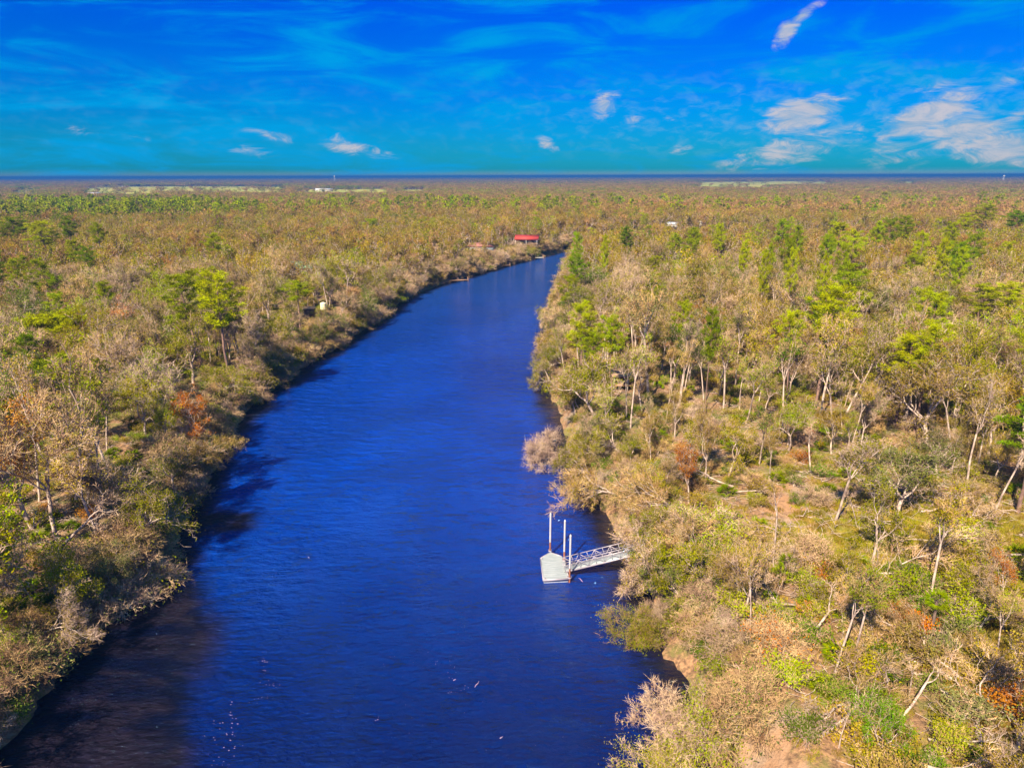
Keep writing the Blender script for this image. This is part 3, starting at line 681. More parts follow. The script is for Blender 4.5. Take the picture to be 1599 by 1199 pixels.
def water_tower(px, ytop, dist, H, lab):
    p = at(px, 300, LAND); x = p[0] / p[1] * dist; o = empty('water_tower', (x, dist, LAND), 0, lab, 'water tower')
    for k in range(4):
        a = k * math.pi / 2 + .6; g = MB(); g.tube((7 * math.cos(a), 7 * math.sin(a), -1), (4 * math.cos(a), 4 * math.sin(a), H * .8), .6, .5); part('leg', g, M['pvc'], o)
    g = MB(); g.tube((0, 0, 0), (0, 0, H * .8), 1.6); part('riser', g, M['pvc'], o)
    g = MB(); n = 18; rs = [(1.5, .78), (5, .82), (6.5, .87), (6, .94), (3, .99), (.5, 1.01)]
    for (ra, za), (rb, zb) in zip(rs[:-1], rs[1:]): g.tubes([[0, 0, za * H]], [[0, 0, zb * H]], [ra], [rb], n)
    part('tank', g, M['wall_white'], o, True)
water_tower(524, 272, 5200, 45, 'pale water tower on the horizon left of the middle')
water_tower(1563, 276, 4200, 36, 'white water tower in the blue distance at far right')
# small things by the left bank and in the woods
x, y, z = on_ground(506, 492); o = empty('storage_tank', (x, y, z), R(15), 'small cream storage tank in a gap of the left woods', 'tank')
g = MB(); g.tube((0, 0, 2.0), (0, 0, 3.9), .95, n=20); g.tubes([[0, 0, 3.9]], [[0, 0, 4.25]], [.95], [.15], 20); part('shell', g, M['tank'], o)
g = MB()
for a in range(4): g.box((math.cos(a * 1.57) * .7 - .1, math.sin(a * 1.57) * .7 - .1, -.5), (math.cos(a * 1.57) * .7 + .1, math.sin(a * 1.57) * .7 + .1, 2.0))
part('stand', g, M['wood'], o)
x, y, z = on_ground(484, 495); o = empty('shed', (x, y, z), R(20), 'low brown roofed shed left of the cream tank in the left woods', 'shed')
g = MB(); g.box((-1.7, -1.3, -.3), (1.7, 1.3, 2.6)); part('wall', g, M['wall_brown'], o)
g = MB(); a = [(-2, -1.6, 2.62), (2, -1.6, 2.62), (2, 1.6, 3.0), (-2, 1.6, 3.0)]
g.add(a + [(q[0], q[1], q[2] + .1) for q in a], quads=[(3, 2, 1, 0), (4, 5, 6, 7), (0, 1, 5, 4), (1, 2, 6, 5), (2, 3, 7, 6), (3, 0, 4, 7)]); part('roof', g, M['wall_brown'], o)
x, y, z = on_ground(997, 576); o = empty('tarp_shelter', (x, y, z), R(8), 'small shelter under a pale blue tarp right of the cabin', 'shelter')
g = MB(); a = [(-1.6, -1.3, 2.1), (1.6, -1.3, 2.1), (1.6, 0, 2.8), (-1.6, 0, 2.8)]; c2 = [(-1.6, 1.3, 2.1), (1.6, 1.3, 2.1), (1.6, 0, 2.8), (-1.6, 0, 2.8)]
for q in (a, c2): g.add(q + [(p[0], p[1], p[2] + .04) for p in q], quads=[(3, 2, 1, 0), (4, 5, 6, 7), (0, 1, 5, 4), (1, 2, 6, 5), (3, 0, 4, 7)])
part('tarp', g, M['blue'], o)
for sx in (-1, 1):
    for sy in (-1, 1): g = MB(); g.tube((sx * 1.5, sy * 1.2, -.3), (sx * 1.5, sy * 1.2, 2.15), .05); part('post', g, M['alu'], o)
def bank_deck(px, py, W, D, mat, lab, rz):
    p = at(px, py, .6); o = empty('river_deck', (p[0], p[1], 0), rz, lab, 'dock')
    g = MB(); g.box((-W / 2, -D / 2, .45), (W / 2, D / 2, .62)); part('deck', g, M[mat], o)
    for sx in (-1, 1):
        for sy in (-1, 1): g = MB(); g.tube((sx * (W / 2 - .2), sy * (D / 2 - .2), -2.5), (sx * (W / 2 - .2), sy * (D / 2 - .2), 1.7), .13); part('post', g, M['wood'], o)
    g = MB(); g.beam((0, D / 2, .6), (-2, D / 2 + 6, 4.2), 1.0, .12); part('stair', g, M['wood'], o)
bank_deck(716, 437, 9, 3, 'wood', 'low rust brown dock on the left bank left of the maroon-roofed house', R(8))
bank_deck(788, 414, 6, 3, 'wood', 'orange brown dock on the left bank below the maroon-roofed house', R(8))
bank_deck(842, 402, 5, 3, 'wall_white', 'small white dock on the left bank right of the red-roofed house', R(8))
bank_deck(625, 470, 6, 2.5, 'wood', 'small wooden landing low on the left bank at mid river', R(30))

# floating dock and gangway
c0 = at(866, 886, .6)
dock = empty('floating_dock', (c0[0], c0[1], 0), 0, 'pale grey floating dock with a pointed upstream end on the blue river', 'dock')
corners = [at(*p, .6) for p in [(848.5, 904.5), (888, 902.5), (882, 876.5), (877, 868.5), (859, 862), (844, 871.5)]]
pts = [(p[0] - c0[0], p[1] - c0[1]) for p in corners]
g = MB(); g.prism(pts, .42, .60); part('deck', g, M['dock_grey'], dock)
g = MB()
xs_ = [p[0] for p in pts]; ys_ = [p[1] for p in pts]
for j in range(1, 9):
    yy = min(ys_) + .25 + (max(ys_) - min(ys_)) * .62 * j / 8.5; g.beam((min(xs_) + .28, yy, .602), (max(xs_) - .32, yy, .602), .035, .012)
part('board_joints', g, M['float'], dock)
g = MB(); ctr = np.mean(pts, 0); g.prism([tuple(ctr + (np.array(p) - ctr) * .955) for p in pts], -.3, .417); part('float', g, M['float'], dock)
g = MB()
for i in range(len(pts)):
    a, b_ = np.array(pts[i]), np.array(pts[(i + 1) % len(pts)]); k = ctr
    a = k + (a - k) * 1.012; b_ = k + (b_ - k) * 1.012; g.beam((a[0], a[1], .50), (b_[0], b_[1], .50), .09, .26)
part('rim', g, M['alu'], dock)
for i in (0, 1, 5):
    p = np.array(pts[i]) * .93; g = MB(); g.box((p[0] - .16, p[1] - .05, .603), (p[0] + .16, p[1] + .05, .70)); part('cleat', g, M['alu'], dock)
for (bx, by, tx, ty, lab) in [(859, 861, 859, 803, 'tallest slim white piling at the pointed left end of the dock'), (881, 876, 881, 814, 'white piling with rusty foot at the inner corner of the dock beside the gangway'), (889.5, 903, 888.5, 837, 'white piling at the near right corner of the dock in front of the gangway')]:
    p = at(bx, by, .6); zt = top_z(tx, ty, p)
    o = empty('piling', (p[0], p[1] + .12, 0), 0, lab, 'piling', 'white pilings holding the floating dock')
    g = MB(); g.tube((0, 0, 1.9), (0, 0, zt), .115, n=12); g.tube((0, 0, zt), (0, 0, zt + .2), .13, .02, n=12); part('sleeve', g, M['pvc'], o, False)
    g = MB(); g.tube((0, 0, -3), (0, 0, 1.9), .105, n=12); part('foot', g, M['rustband'], o)
    g = MB(); g.tubes([[0, 0, .62]], [[0, 0, .80]], [.24], [.24], 12); part('guide_ring', g, M['alu'], o)
A = at(884, 887.5, .75); B = at(1020, 854.5, 4.5)
gang = empty('gangway', tuple(A), 0, 'long pale gangway with truss railings from the right bank down to the dock', 'gangway')
AB = B - A; L = np.linalg.norm(AB); ux = AB / L; side = unit(np.cross(ux, (0, 0, 1.))); upv = np.cross(side, ux)
g = MB(); g.beam(-ux * .2, AB, 1.25, .10); part('walkway', g, M['dock_grey'], gang)
g = MB(); g.beam(-ux * .25 - upv * .08, -ux * 1.5 - upv * .2, 1.25, .05); part('transition_plate', g, M['dock_grey'], gang)
N = 11
for s in (-1, 1):
    g = MB(); o0 = side * s * .72; hh = 1.15
    g.beam(o0 + upv * hh, AB + o0 + upv * hh, .065, .065); g.beam(o0 - upv * .02, AB + o0 - upv * .02, .09, .16); g.beam(o0 + upv * hh * .55, AB + o0 + upv * hh * .55, .03, .03)
    for i in range(N + 1):
        f = AB * i / N; g.beam(f + o0, f + o0 + upv * hh + ux * 1e-3, .045, .045)
        if i < N:
            f2 = AB * (i + 1) / N
            g.beam(f + o0 + upv * (.04 if i % 2 else hh - .04), f2 + o0 + upv * (hh - .04 if i % 2 else .04), .05, .05)
    part('railing', g, M['alu'], gang)
g = MB()
for i in range(24): f = AB * (i + .5) / 24; g.beam(f + side * .66 + upv * .057, f - side * .66 + upv * .057, .03, .012)
part('tread_bars', g, M['alu'], gang)
# landing on the bank
o = empty('landing_deck', tuple(B), 0, 'small wooden landing where the gangway meets the bank', 'landing')
g = MB(); g.beam(ux * .05 - upv * .05, ux * 3.0 - upv * .05, 2.0, .14); part('deck', g, M['wood'], o)
for s in (-1, 1):
    g = MB(); q = ux * 1.0 + side * s * .85; g.tube(q - np.array([0, 0, 4.0]), q + np.array([0, 0, 1.1]), .09); part('post', g, M['wood'], o)

# ------------------------------------------------------------------ trees and brush
rng = np.random.default_rng(11)
PHR = dict(bush_big='broad bush', bare_big='broad leafless bush', oak='broad oak', bare='leafless tree', slim='slim tree', snag='dead tree', shrub='bush', bare_shrub='leafless bush', pine='pine', palm='cabbage palm', palmetto='palmetto', flat_pine='flat-topped pine')
NAME = dict(bush_big='shrub', bare_big='leafless_bush', oak='oak_tree', bare='bare_tree', slim='slim_tree', snag='dead_tree', shrub='shrub', bare_shrub='leafless_bush', pine='pine_tree', palm='palm_tree', palmetto='palmetto', flat_pine='pine_tree')
CAT = dict(bush_big='bush', bare_big='bush', oak='oak tree', bare='bare tree', slim='tree', snag='dead tree', shrub='bush', bare_shrub='bush', pine='pine tree', palm='palm tree', palmetto='palmetto', flat_pine='pine tree')
COLW = dict(pine_bright='bright green', olive='olive', khaki='tan', ygreen='yellow-green', rust='rust-orange', green='dark green', grey='grey-green', pine='green', palm='green', bright='bright green', twig='grey-pink')
THINGS = []
def plant(kind, var, x, y, z=None, s=1.0, sx=None, rz=0.0, tilt=0.0, tdir=0.0, leaf='olive', label=None, name=None, group=None, bark=None, cat=None):
    T = TREES[kind][var % len(TREES[kind])]
    z = gz(x, y) if z is None else z
    o = bpy.data.objects.new(name or NAME[kind], None); COL.objects.link(o); o.empty_display_size = .5
    M4 = Matrix.Rotation(tdir, 4, 'Z') @ Matrix.Rotation(tilt, 4, 'Y') @ Matrix.Rotation(-tdir + rz, 4, 'Z')
    o.location = (x, y, z); o.rotation_euler = M4.to_euler(); sx = sx or s; o.scale = (sx, sx, s)
    t_ = link('trunk', tree_mesh(T, 'trunk'), o)
    if bark: t_.material_slots[0].link = 'OBJECT'; t_.material_slots[0].material = M[bark]
    if T['crown'].nv:
        nm = 'crown' if kind not in ('palmetto',) else 'fronds'
        c_ = link(nm, tree_mesh(T, 'crown'), o)
        c_.material_slots[0].link = 'OBJECT'; c_.material_slots[0].material = M[leaf]
    tag(o, label, cat or CAT[kind], group)
    THINGS.append(dict(o=o, kind=kind, leaf=leaf, x=x, y=y, auto=label is None))
    return o
def plant_px(kind, var, tx, ty, bx, by, wpx=None, **kw):
    x, y, z = on_ground(bx, by); T = TREES[kind][var % len(TREES[kind])]
    H = top_z(tx, ty, np.array([x, y])) - z; s = H / T['H']; d = proj(np.array([x, y, z + H * .7]))[2]
    sx = (wpx / 2 / FPX * d) / T['Rad'] if wpx else s
    lean = math.atan2((tx - bx) / FPX * d, max(H, 1)); 
    return plant(kind, var, x, y, z, s, sx, tilt=lean if abs(lean) > .12 else 0, tdir=0, **kw)

# --- pines the photo singles out
PINES = [(92, 492, 100, 592, 112, 'flat', 'broad flat-topped yellow-green pine in the left woods'),
         (104, 560, 104, 704, 96, 0, 'layered green pine below the flat-topped pine at left'),
         (362, 428, 358, 602, 84, 1, 'tall pine with deep layered crown nearest the left bank at mid river'),
         (298, 432, 322, 588, 78, 2, 'left one of the tall pine pair in the left woods'),
         (333, 424, 340, 560, 60, 3, 'tall pine between two others in the left woods'),
         (468, 440, 470, 520, 46, 4, 'small pine right of the tall pines near the left bank'),
         (20, 608, 18, 690, 60, 1, 'dark pine at the left edge of the photo'),
         (886, 434, 888, 515, 40, 2, 'short dark pine at the far right bank above the twin riverside pines'),
         (896, 478, 905, 615, 58, 0, 'bright green pine nearest the right bank left of the cabin'),
         (945, 498, 950, 630, 50, 3, 'green pine directly in front of the cabin'),
         (916, 520, 922, 620, 44, 4, 'yellowish pine between the two riverside pines'),
         (1055, 474, 1060, 585, 36, 2, 'dark tufted pine left of the lone thin pine'),
         (1097, 484, 1100, 648, 34, 1, 'lone thin pine with tufted top and long bare trunk'),
         (1403, 524, 1398, 662, 88, 0, 'big bright green pine standing alone in the right woods'),
         (1590, 505, 1588, 680, 76, 4, 'green pine cut by the right edge of the photo'),
         (1598, 622, 1590, 800, 110, 1, 'pine boughs reaching in at the right edge above the clearing'),
         (1558, 444, 1560, 540, 62, 3, 'dense round pine near the right edge, right one of a pair'),
         (1518, 446, 1520, 535, 56, 2, 'dense round pine near the right edge, left one of a pair'),
         (1414, 400, 1415, 470, 48, 0, 'yellow-green pine above the big lone pine'),
         (1338, 456, 1335, 535, 38, 4, 'thin topped pine left above the big lone pine'),
         (1268, 430, 1268, 475, 24, 1, 'small dark pine in the middle of the right woods'),
         (1172, 416, 1172, 455, 26, 0, 'small round pine right of the river in the mid woods'),
         (1460, 446, 1462, 500, 34, 2, 'pine left of the dense pair near the right edge'),
         (740, 350, 741, 385, 16, 1, 'lone small green pine above the maroon-roofed house'),
         (581, 343, 580, 380, 34, 2, 'round green pine in the far left woods'),
         (1580, 430, 1582, 500, 46, 1, 'olive pine at the right edge above the dense pair')]
for i, (tx, ty, bx, by, wp, v, lab) in enumerate(PINES):
    if v == 'flat': plant_px('flat_pine', 0, tx, ty, bx, by, wp, leaf='pine_bright', label=lab)
    else: plant_px('pine', v, tx, ty, bx, by, wp, rz=rng.uniform(0, 6) if False else 0, leaf='pine_bright' if i in (8, 13) else 'pine', label=lab)
for i, (tx, ty, wp) in enumerate([(1222, 348, 36), (1248, 356, 26), (1312, 352, 40), (1335, 366, 34), (1296, 372, 30), (1392, 346, 32), (1416, 340, 36), (1442, 368, 28), (1488, 352, 30), (1512, 336, 26), (1544, 324, 44), (1204, 386, 26), (1232, 378, 30),
        (1320, 388, 26), (1372, 350, 24), (1240, 396, 22), (18, 342, 60), (62, 350, 50), (104, 342, 34), (150, 352, 26), (900, 370, 22), (946, 372, 18), (1125, 354, 18), (1164, 382, 22), (1590, 332, 40), (1475, 380, 28), (1505, 392, 30), (1196, 402, 22), (1290, 408, 20)]):
    p = at(tx, ty, LAND + 22); T = TREES['pine'][i % 5]; d = proj(np.array([p[0], p[1], LAND + 15]))[2]
    side_ = 'right' if tx > 860 else 'left'
    lab = ('green pine rising in the clustered pines of the far right woods' if tx > 1180 else ('green pine in the clump near the far left edge' if tx < 200 else 'small green pine just beyond the river bend'))
    plant('pine', i, p[0], p[1], LAND, 22.5 / T['H'], (wp / 2 / FPX * d) / T['Rad'], rz=i, leaf='pine', label=lab, group=lab.replace('green pine', 'green pines'))

# --- single trees and wrecks of trees in the right foreground
HERO = [
 # kind var top base width leaf label
 ('oak', 0, 1400, 690, 1402, 818, 120, 'grey', 'forked grey oak standing in the middle of the sunlit clearing', {}),
 ('slim', 1, 1300, 665, 1306, 812, 60, 'olive', 'pale curved trunk left of the forked oak in the clearing', {}),
 ('snag', 0, 1322, 750, 1337, 822, 24, 'olive', 'short dark leaning trunk just right of the pale curved trunk', {}),
 ('snag', 1, 1572, 660, 1548, 812, 40, 'olive', 'pale slender trunk leaning right at the clearing edge', {}),
 ('slim', 2, 1515, 585, 1510, 760, 46, 'khaki', 'tall thin rosy trunk above the right end of the clearing', {}),
 ('snag', 2, 1226, 740, 1208, 892, 34, 'olive', 'thin snag leaning right, left of the clearing', {}),
 ('bare', 0, 1165, 845, 1163, 962, 70, 'khaki', 'pale leafless tree with straight twin trunk right of the gangway', {}),
 ('bare', 1, 1122, 855, 1152, 958, 60, 'khaki', 'pale leafless tree leaning left beside the twin trunk right of the gangway', {}),
 ('slim', 3, 1178, 850, 1172, 985, 36, 'olive', 'slim pale trunk nearest the camera beside the twin trunk', {}),
 ('bare', 2, 1105, 640, 1100, 760, 50, 'khaki', 'tall forked silver tree above the gangway', {}),
 ('snag', 3, 1035, 590, 1040, 662, 18, 'olive', 'pale leaning pole-like trunk right of the cabin', {}),
 ('bare', 3, 1572, 905, 1520, 1004, 90, 'khaki', 'big leaning tree with burnt trunk and broken limbs', dict(bark='burnt')),
 ('snag', 0, 1395, 1020, 1385, 1090, 44, 'olive', 'broken fork of pale wood in the shaded gap', {}),
 ('snag', 1, 1312, 1085, 1310, 1166, 26, 'olive', 'short straight grey snag left of the bright green sapling', {}),
 ('snag', 2, 1412, 1010, 1420, 1092, 30, 'olive', 'twisted pinkish dead trunk below the burnt tree', {}),
 ('oak', 2, 1355, 1080, 1362, 1196, 84, 'bright', 'bright green young tree with pale stem at the bottom of the photo', {}),
 ('palm', 1, 1456, 916, 1452, 1000, None, 'palm', 'lone cabbage palm right of the fallen logs', {}),
 ('palm', 0, 1224, 862, 1222, 915, None, 'palm', 'small dark palm left below the clearing', {}),
 ('slim', 0, 160, 690, 158, 850, 70, 'khaki', 'pale tree leaning right over the left bank brush', {}),
 ('bare', 4, 190, 520, 185, 636, 84, 'khaki', 'large leafless tree with fanned limbs in the left woods', {}),
 ('bare', 1, 236, 560, 234, 622, 50, 'khaki', 'leafless tree with dark trunk right of the fanned one', {}),
 ('oak', 3, 30, 475, 40, 592, 110, 'grey', 'big grey-green oak with dark trunk at the left edge', {}),
 ('oak', 4, 305, 610, 306, 700, 70, 'rust', 'rosy brown tree over the left bank below the tall pines', {}),
 ('slim', 2, 277, 700, 276, 800, 50, 'olive', 'pale trunk standing at the left waterline', {}),
 ('bare', 0, 182, 700, 150, 830, 90, 'khaki', 'pale bare tree forking to the right on the left slope', {}),
 ('bare', 2, 20, 850, -20, 985, 110, 'khaki', 'bare tree at the left edge above the green palmettos', {}),
]
for (k, v, tx, ty, bx, by, wp, lf, lab, ex) in HERO:
    plant_px(k, v, tx, ty, bx, by, wp, leaf=lf, label=lab, **ex)
# fallen and overhanging trees: base pixel, scale, tilt, direction it lies in (0 = to the right, 180 = to the left)
FALL = [
 ('bare', 1, 985, 815, .78, 78, 172, 'khaki', 'leafless tree fallen from the right bank towards the water above the dock', 'fallen_tree'),
 ('bare', 2, 1092, 812, .85, 70, 158, 'khaki', 'pale trunk lying uphill of the gangway with its crown towards the river', 'fallen_tree'),
 ('bare', 3, 1090, 930, .75, 72, 165, 'khaki', 'pale leafless tree leaning over the bank below the gangway', 'fallen_tree'),
 ('bare', 4, 1145, 905, .7, 74, 150, 'khaki', 'long pale trunk lying across the bushes right of the gangway', 'fallen_tree'),
 ('bare', 0, 1340, 905, .9, 84, 12, 'khaki', 'long pale fallen tree lying to the right below the clearing', 'fallen_tree'),
 ('bare', 3, 1300, 890, .6, 80, 195, 'khaki', 'grey tangle of a fallen crown left below the clearing', 'fallen_tree'),
 ('snag', 1, 1318, 1008, .85, 88, 5, 'khaki', 'thick pale log lying amid the bushes left of the palm', 'fallen_tree'),
 ('snag', 3, 1255, 1000, .7, 82, 40, 'khaki', 'twisted pale limb on the bushes left of the thick log', 'fallen_tree'),
 ('snag', 0, 1400, 1130, .6, 66, 30, 'khaki', 'white dead limb sticking out right of the bright green young tree', 'fallen_tree'),
 ('bare', 1, 1480, 1090, .7, 82, 120, 'khaki', 'fallen crown of grey limbs in the shaded grass below the burnt tree', 'fallen_tree'),
 ('bare', 2, 1600, 870, .7, 70, 200, 'khaki', 'leafless tree fallen to the left at the right edge of the clearing', 'fallen_tree'),
 ('bare', 4, 1445, 800, .6, 82, 10, 'khaki', 'dark tangle of fallen limbs right of the forked oak', 'fallen_tree'),
 ('snag', 2, 1245, 745, .8, 86, 10, 'khaki', 'fallen trunk on bare sand at the left end of the clearing', 'fallen_tree'),
 ('bare', 0, 1310, 1105, .45, 80, 215, 'khaki', 'small fallen bough by the sandy path', 'fallen_tree'),
 ('bare', 2, 255, 790, .7, 66, 20, 'khaki', 'leafless tree leaning out low over the left bank shadow', 'leaning_tree'),
 ('oak', 1, 322, 735, .55, 62, 15, 'khaki', 'tan-leaved tree arching far over the water from the left bank', 'leaning_tree'),
 ('snag', 0, 236, 720, .5, 88, 20, 'khaki', 'small white dead branch lying in the left woods', 'fallen_tree'),
 ('snag', 1, 75, 880, 1.0, 40, 20, 'khaki', 'pale broken trunk leaning right at the lower left woods', 'leaning_tree'),
 ('bare', 3, 40, 1010, .55, 70, 10, 'khaki', 'grey bare branches hanging over the lower left waterline', 'leaning_tree'),
 ('oak', 2, 872, 618, .62, 55, 170, 'olive', 'olive tree arching over the water on the right bank point', 'leaning_tree'),
 ('oak', 0, 880, 585, .62, 45, 175, 'olive', 'olive tree leaning over the water above the bank point', 'leaning_tree'),
 ('oak', 3, 868, 505, .62, 45, 178, 'olive', 'rounded tree jutting over the water on the upper right bank', 'leaning_tree'),
 ('oak', 4, 925, 760, .6, 40, 170, 'olive', 'drooping olive tree on the right bank between the dock and the purple bush', 'leaning_tree'),
]
for (k, v, bx, by, s, tl, td, lf, lab, nm) in FALL:
    x, y, z = on_ground(bx, by)
    plant(k, v, x, y, max(z, .3) + .25, s, rz=v * 1.3, tilt=R(tl), tdir=R(td), leaf=lf, label=lab, name=nm, cat='fallen tree' if nm == 'fallen_tree' else 'leaning tree')
BUSH = [('bare_big', 0, 856, 716, 1.05, .85, 'khaki', 'purple-brown leafless bush standing in the water off the right bank'),
        ('bare_big', 1, 1010, 832, .62, .62, 'khaki', 'large pale leafless bush just above the gangway'),
        ('bush_big', 0, 992, 975, .70, .62, 'olive', 'olive bush overhanging the water below the gangway'),
        ('bare_big', 0, 1030, 972, .6, .55, 'khaki', 'purple-grey leafless bush beside the olive one below the gangway'),
        ('bare_big', 1, 1062, 1140, .75, .72, 'khaki', 'grey twiggy half of the big bush at the bottom over the water'),
        ('bush_big', 1, 1098, 1160, .85, .75, 'ygreen', 'large green and grey bush over the water at the bottom of the photo'),
        ('bush_big', 2, 1055, 1192, .6, .6, 'olive', 'low olive bush touching the water at the bottom left of the big bush'),
        ('bush_big', 0, 1105, 848, 1.0, 1.05, 'ygreen', 'broad yellow-green bush at the landward end of the gangway'),
        ('bush_big', 1, 1062, 834, .65, .7, 'ygreen', 'smaller green bush beside the landward end of the gangway'),
        ('shrub', 1, 1500, 860, 1.3, 1.5, 'ygreen', 'yellow-green bush in the grass right of the clearing'),
        ('shrub', 2, 1264, 905, .8, .9, 'rust', 'salmon-orange dead bush right of the small dark palm'),
        ('shrub', 3, 1400, 975, .8, .9, 'rust', 'salmon-orange dead bush left of the cabbage palm'),
        ('shrub', 0, 1580, 1130, 1.0, 1.3, 'rust', 'salmon-orange dead bush at the lower right edge'),
        ('shrub', 1, 1262, 965, .6, .7, 'rust', 'small orange dead bush below the larger orange one'),
        ('bush_big', 2, 218, 630, .9, 1.1, 'bright', 'bright green bush below the large leafless tree in the left woods')]
BUSH += [('bare_big', 0, 12, 1118, .55, .50, 'khaki', 'grey twiggy bush at the bottom of the left bank by the photo edge'),
         ('bush_big', 1, 38, 1076, .55, .52, 'grey', 'grey-green bush hanging over the lower left waterline'),
         ('bare_big', 1, 66, 1040, .5, .48, 'khaki', 'leafless bush on the steep lower left bank above the brown shaded shallows'),
         ('bush_big', 2, 92, 1010, .45, .45, 'khaki', 'tan bush on the steep lower left bank, upstream of the leafless one'),
         ('bush_big', 0, 20, 1035, .6, .55, 'ygreen', 'yellow-green bush on top of the lower left bank'),
         ('bare_big', 0, 128, 975, .5, .5, 'khaki', 'twiggy bush where the lower left bank bends'),
         ('bush_big', 1, 168, 945, .5, .5, 'olive', 'olive bush on the left bank beside the brown shaded shallows'),
         ('bare_big', 1, 215, 915, .55, .5, 'khaki', 'purplish bare brush at the point of the lower left bank'),
         ('palmetto', 0, 50, 930, 1.5, 1.5, 'palm', 'large bright palmetto at the lower left, topmost of three'),
         ('palmetto', 1, 25, 965, 1.5, 1.5, 'palm', 'large bright palmetto at the lower left, middle of three'),
         ('palmetto', 2, 75, 958, 1.3, 1.3, 'palm', 'large bright palmetto at the lower left, nearest the water of three')]
for (k, v, bx, by, s, sx, lf, lab) in BUSH:
    p = at(bx, by, 1.0); x, y = p[0], p[1]; z = max(gz(x, y), -.2)
    if z > .5: x, y, z = on_ground(bx, by)
    plant(k, v, x, y, z, s, sx, rz=v * 2.0, leaf=lf, label=lab)

# --- the wood itself
CLEAR = [(298, 610, 40, 24, .8), (1590, 700, 40, 24, .8), (1560, 560, 50, 18, .8), (1518, 555, 40, 16, .8), (888, 535, 24, 14, .8), (948, 650, 26, 18, .6), (104, 740, 52, 45, .95), (92, 622, 55, 30, .85), (330, 612, 60, 26, .8), (360, 630, 40, 24, .8), (1400, 688, 44, 26, .8), (1100, 672, 22, 24, .8), (905, 636, 34, 20, .7), (1380, 820, 230, 62, .96), (1500, 880, 130, 60, .9), (1420, 940, 220, 55, .5), (1208, 1205, 56, 125, 1.0), (1560, 1080, 110, 90, .6), (1300, 1000, 190, 80, .2), (1350, 1130, 240, 90, .3), (1240, 780, 60, 40, .8), (970, 612, 16, 8, .9), (1075, 875, 60, 26, .8), (820, 394, 24, 10, .85), (751, 408, 24, 12, .88),(1068, 371, 48, 9, .85), (470, 448, 24, 16, .97), (498, 508, 24, 18, .97), (865, 890, 200, 60, 1)]
def clear_p(px, py):
    r = np.zeros(px.shape)
    for (cx, cy_, rx, ry, p) in CLEAR: r = np.maximum(r, np.where(((px - cx) / rx) ** 2 + ((py - cy_) / ry) ** 2 < 1, p, 0))
    return r
def jitter_grid(step, dmin, dmax, margin=14, ang=39.5):
    ys = np.arange(dmin * .5, dmax, step); out_ = []
    hw = dmax * math.tan(R(ang)) + margin
    X, Y = np.meshgrid(np.arange(-hw, hw, step), ys)
    X = X + rng.uniform(-.48, .48, X.shape) * step; Y = Y + rng.uniform(-.48, .48, X.shape) * step
    d = np.hypot(X, Y); k = (d > dmin) & (d < dmax) & (np.abs(X) < Y * math.tan(R(ang)) + margin) & (Y > 18)
    return X[k], Y[k]
STUFF = {}
def scatter(srcs, pts, name, label, cat):
    """one object: points carrying which shape, turn and size; the shapes are instanced on them"""
    P = np.array([p[:3] for p in pts]); me = bpy.data.meshes.new(name)
    me.vertices.add(len(P)); me.vertices.foreach_set('co', P.astype(np.float32).ravel())
    a = me.attributes.new('shape', 'INT', 'POINT'); a.data.foreach_set('value', np.array([p[3] for p in pts], np.int32))
    a = me.attributes.new('turn', 'FLOAT_VECTOR', 'POINT'); a.data.foreach_set('vector', np.array([p[4] for p in pts], np.float32).ravel())
    a = me.attributes.new('size', 'FLOAT_VECTOR', 'POINT'); a.data.foreach_set('vector', np.array([p[5] for p in pts], np.float32).ravel())
    me.update()
    ng = bpy.data.node_groups.new(name + '_scatter', 'GeometryNodeTree')
    ng.interface.new_socket('Geometry', in_out='INPUT', socket_type='NodeSocketGeometry'); ng.interface.new_socket('Geometry', in_out='OUTPUT', socket_type='NodeSocketGeometry')
    N_ = ng.nodes; gi = N_.new('NodeGroupInput'); go = N_.new('NodeGroupOutput'); jn = N_.new('GeometryNodeJoinGeometry')
    m2p = N_.new('GeometryNodeMeshToPoints'); ng.links.new(gi.outputs[0], m2p.inputs[0])
    def named(n, ty): q = N_.new('GeometryNodeInputNamedAttribute'); q.data_type = ty; q.inputs[0].default_value = n; return q.outputs[0]
    sh, tu, si = named('shape', 'INT'), named('turn', 'FLOAT_VECTOR'), named('size', 'FLOAT_VECTOR')
    for k, so_ in enumerate(srcs):
        oi = N_.new('GeometryNodeObjectInfo'); oi.inputs[0].default_value = so_; oi.inputs['As Instance'].default_value = True
        cmpn = N_.new('FunctionNodeCompare'); cmpn.data_type = 'INT'; cmpn.operation = 'EQUAL'; ng.links.new(sh, cmpn.inputs[2]); cmpn.inputs[3].default_value = k
        ip = N_.new('GeometryNodeInstanceOnPoints'); ng.links.new(m2p.outputs[0], ip.inputs['Points']); ng.links.new(cmpn.outputs[0], ip.inputs['Selection'])
        ng.links.new(oi.outputs['Geometry'], ip.inputs['Instance']); ng.links.new(tu, ip.inputs['Rotation']); ng.links.new(si, ip.inputs['Scale'])
        ng.links.new(ip.outputs[0], jn.inputs[0])
    ng.links.new(jn.outputs[0], go.inputs[0])
    o = link(name, me); md = o.modifiers.new('scatter', 'NODES'); md.node_group = ng
    return tag(o, label, cat, None, 'stuff')

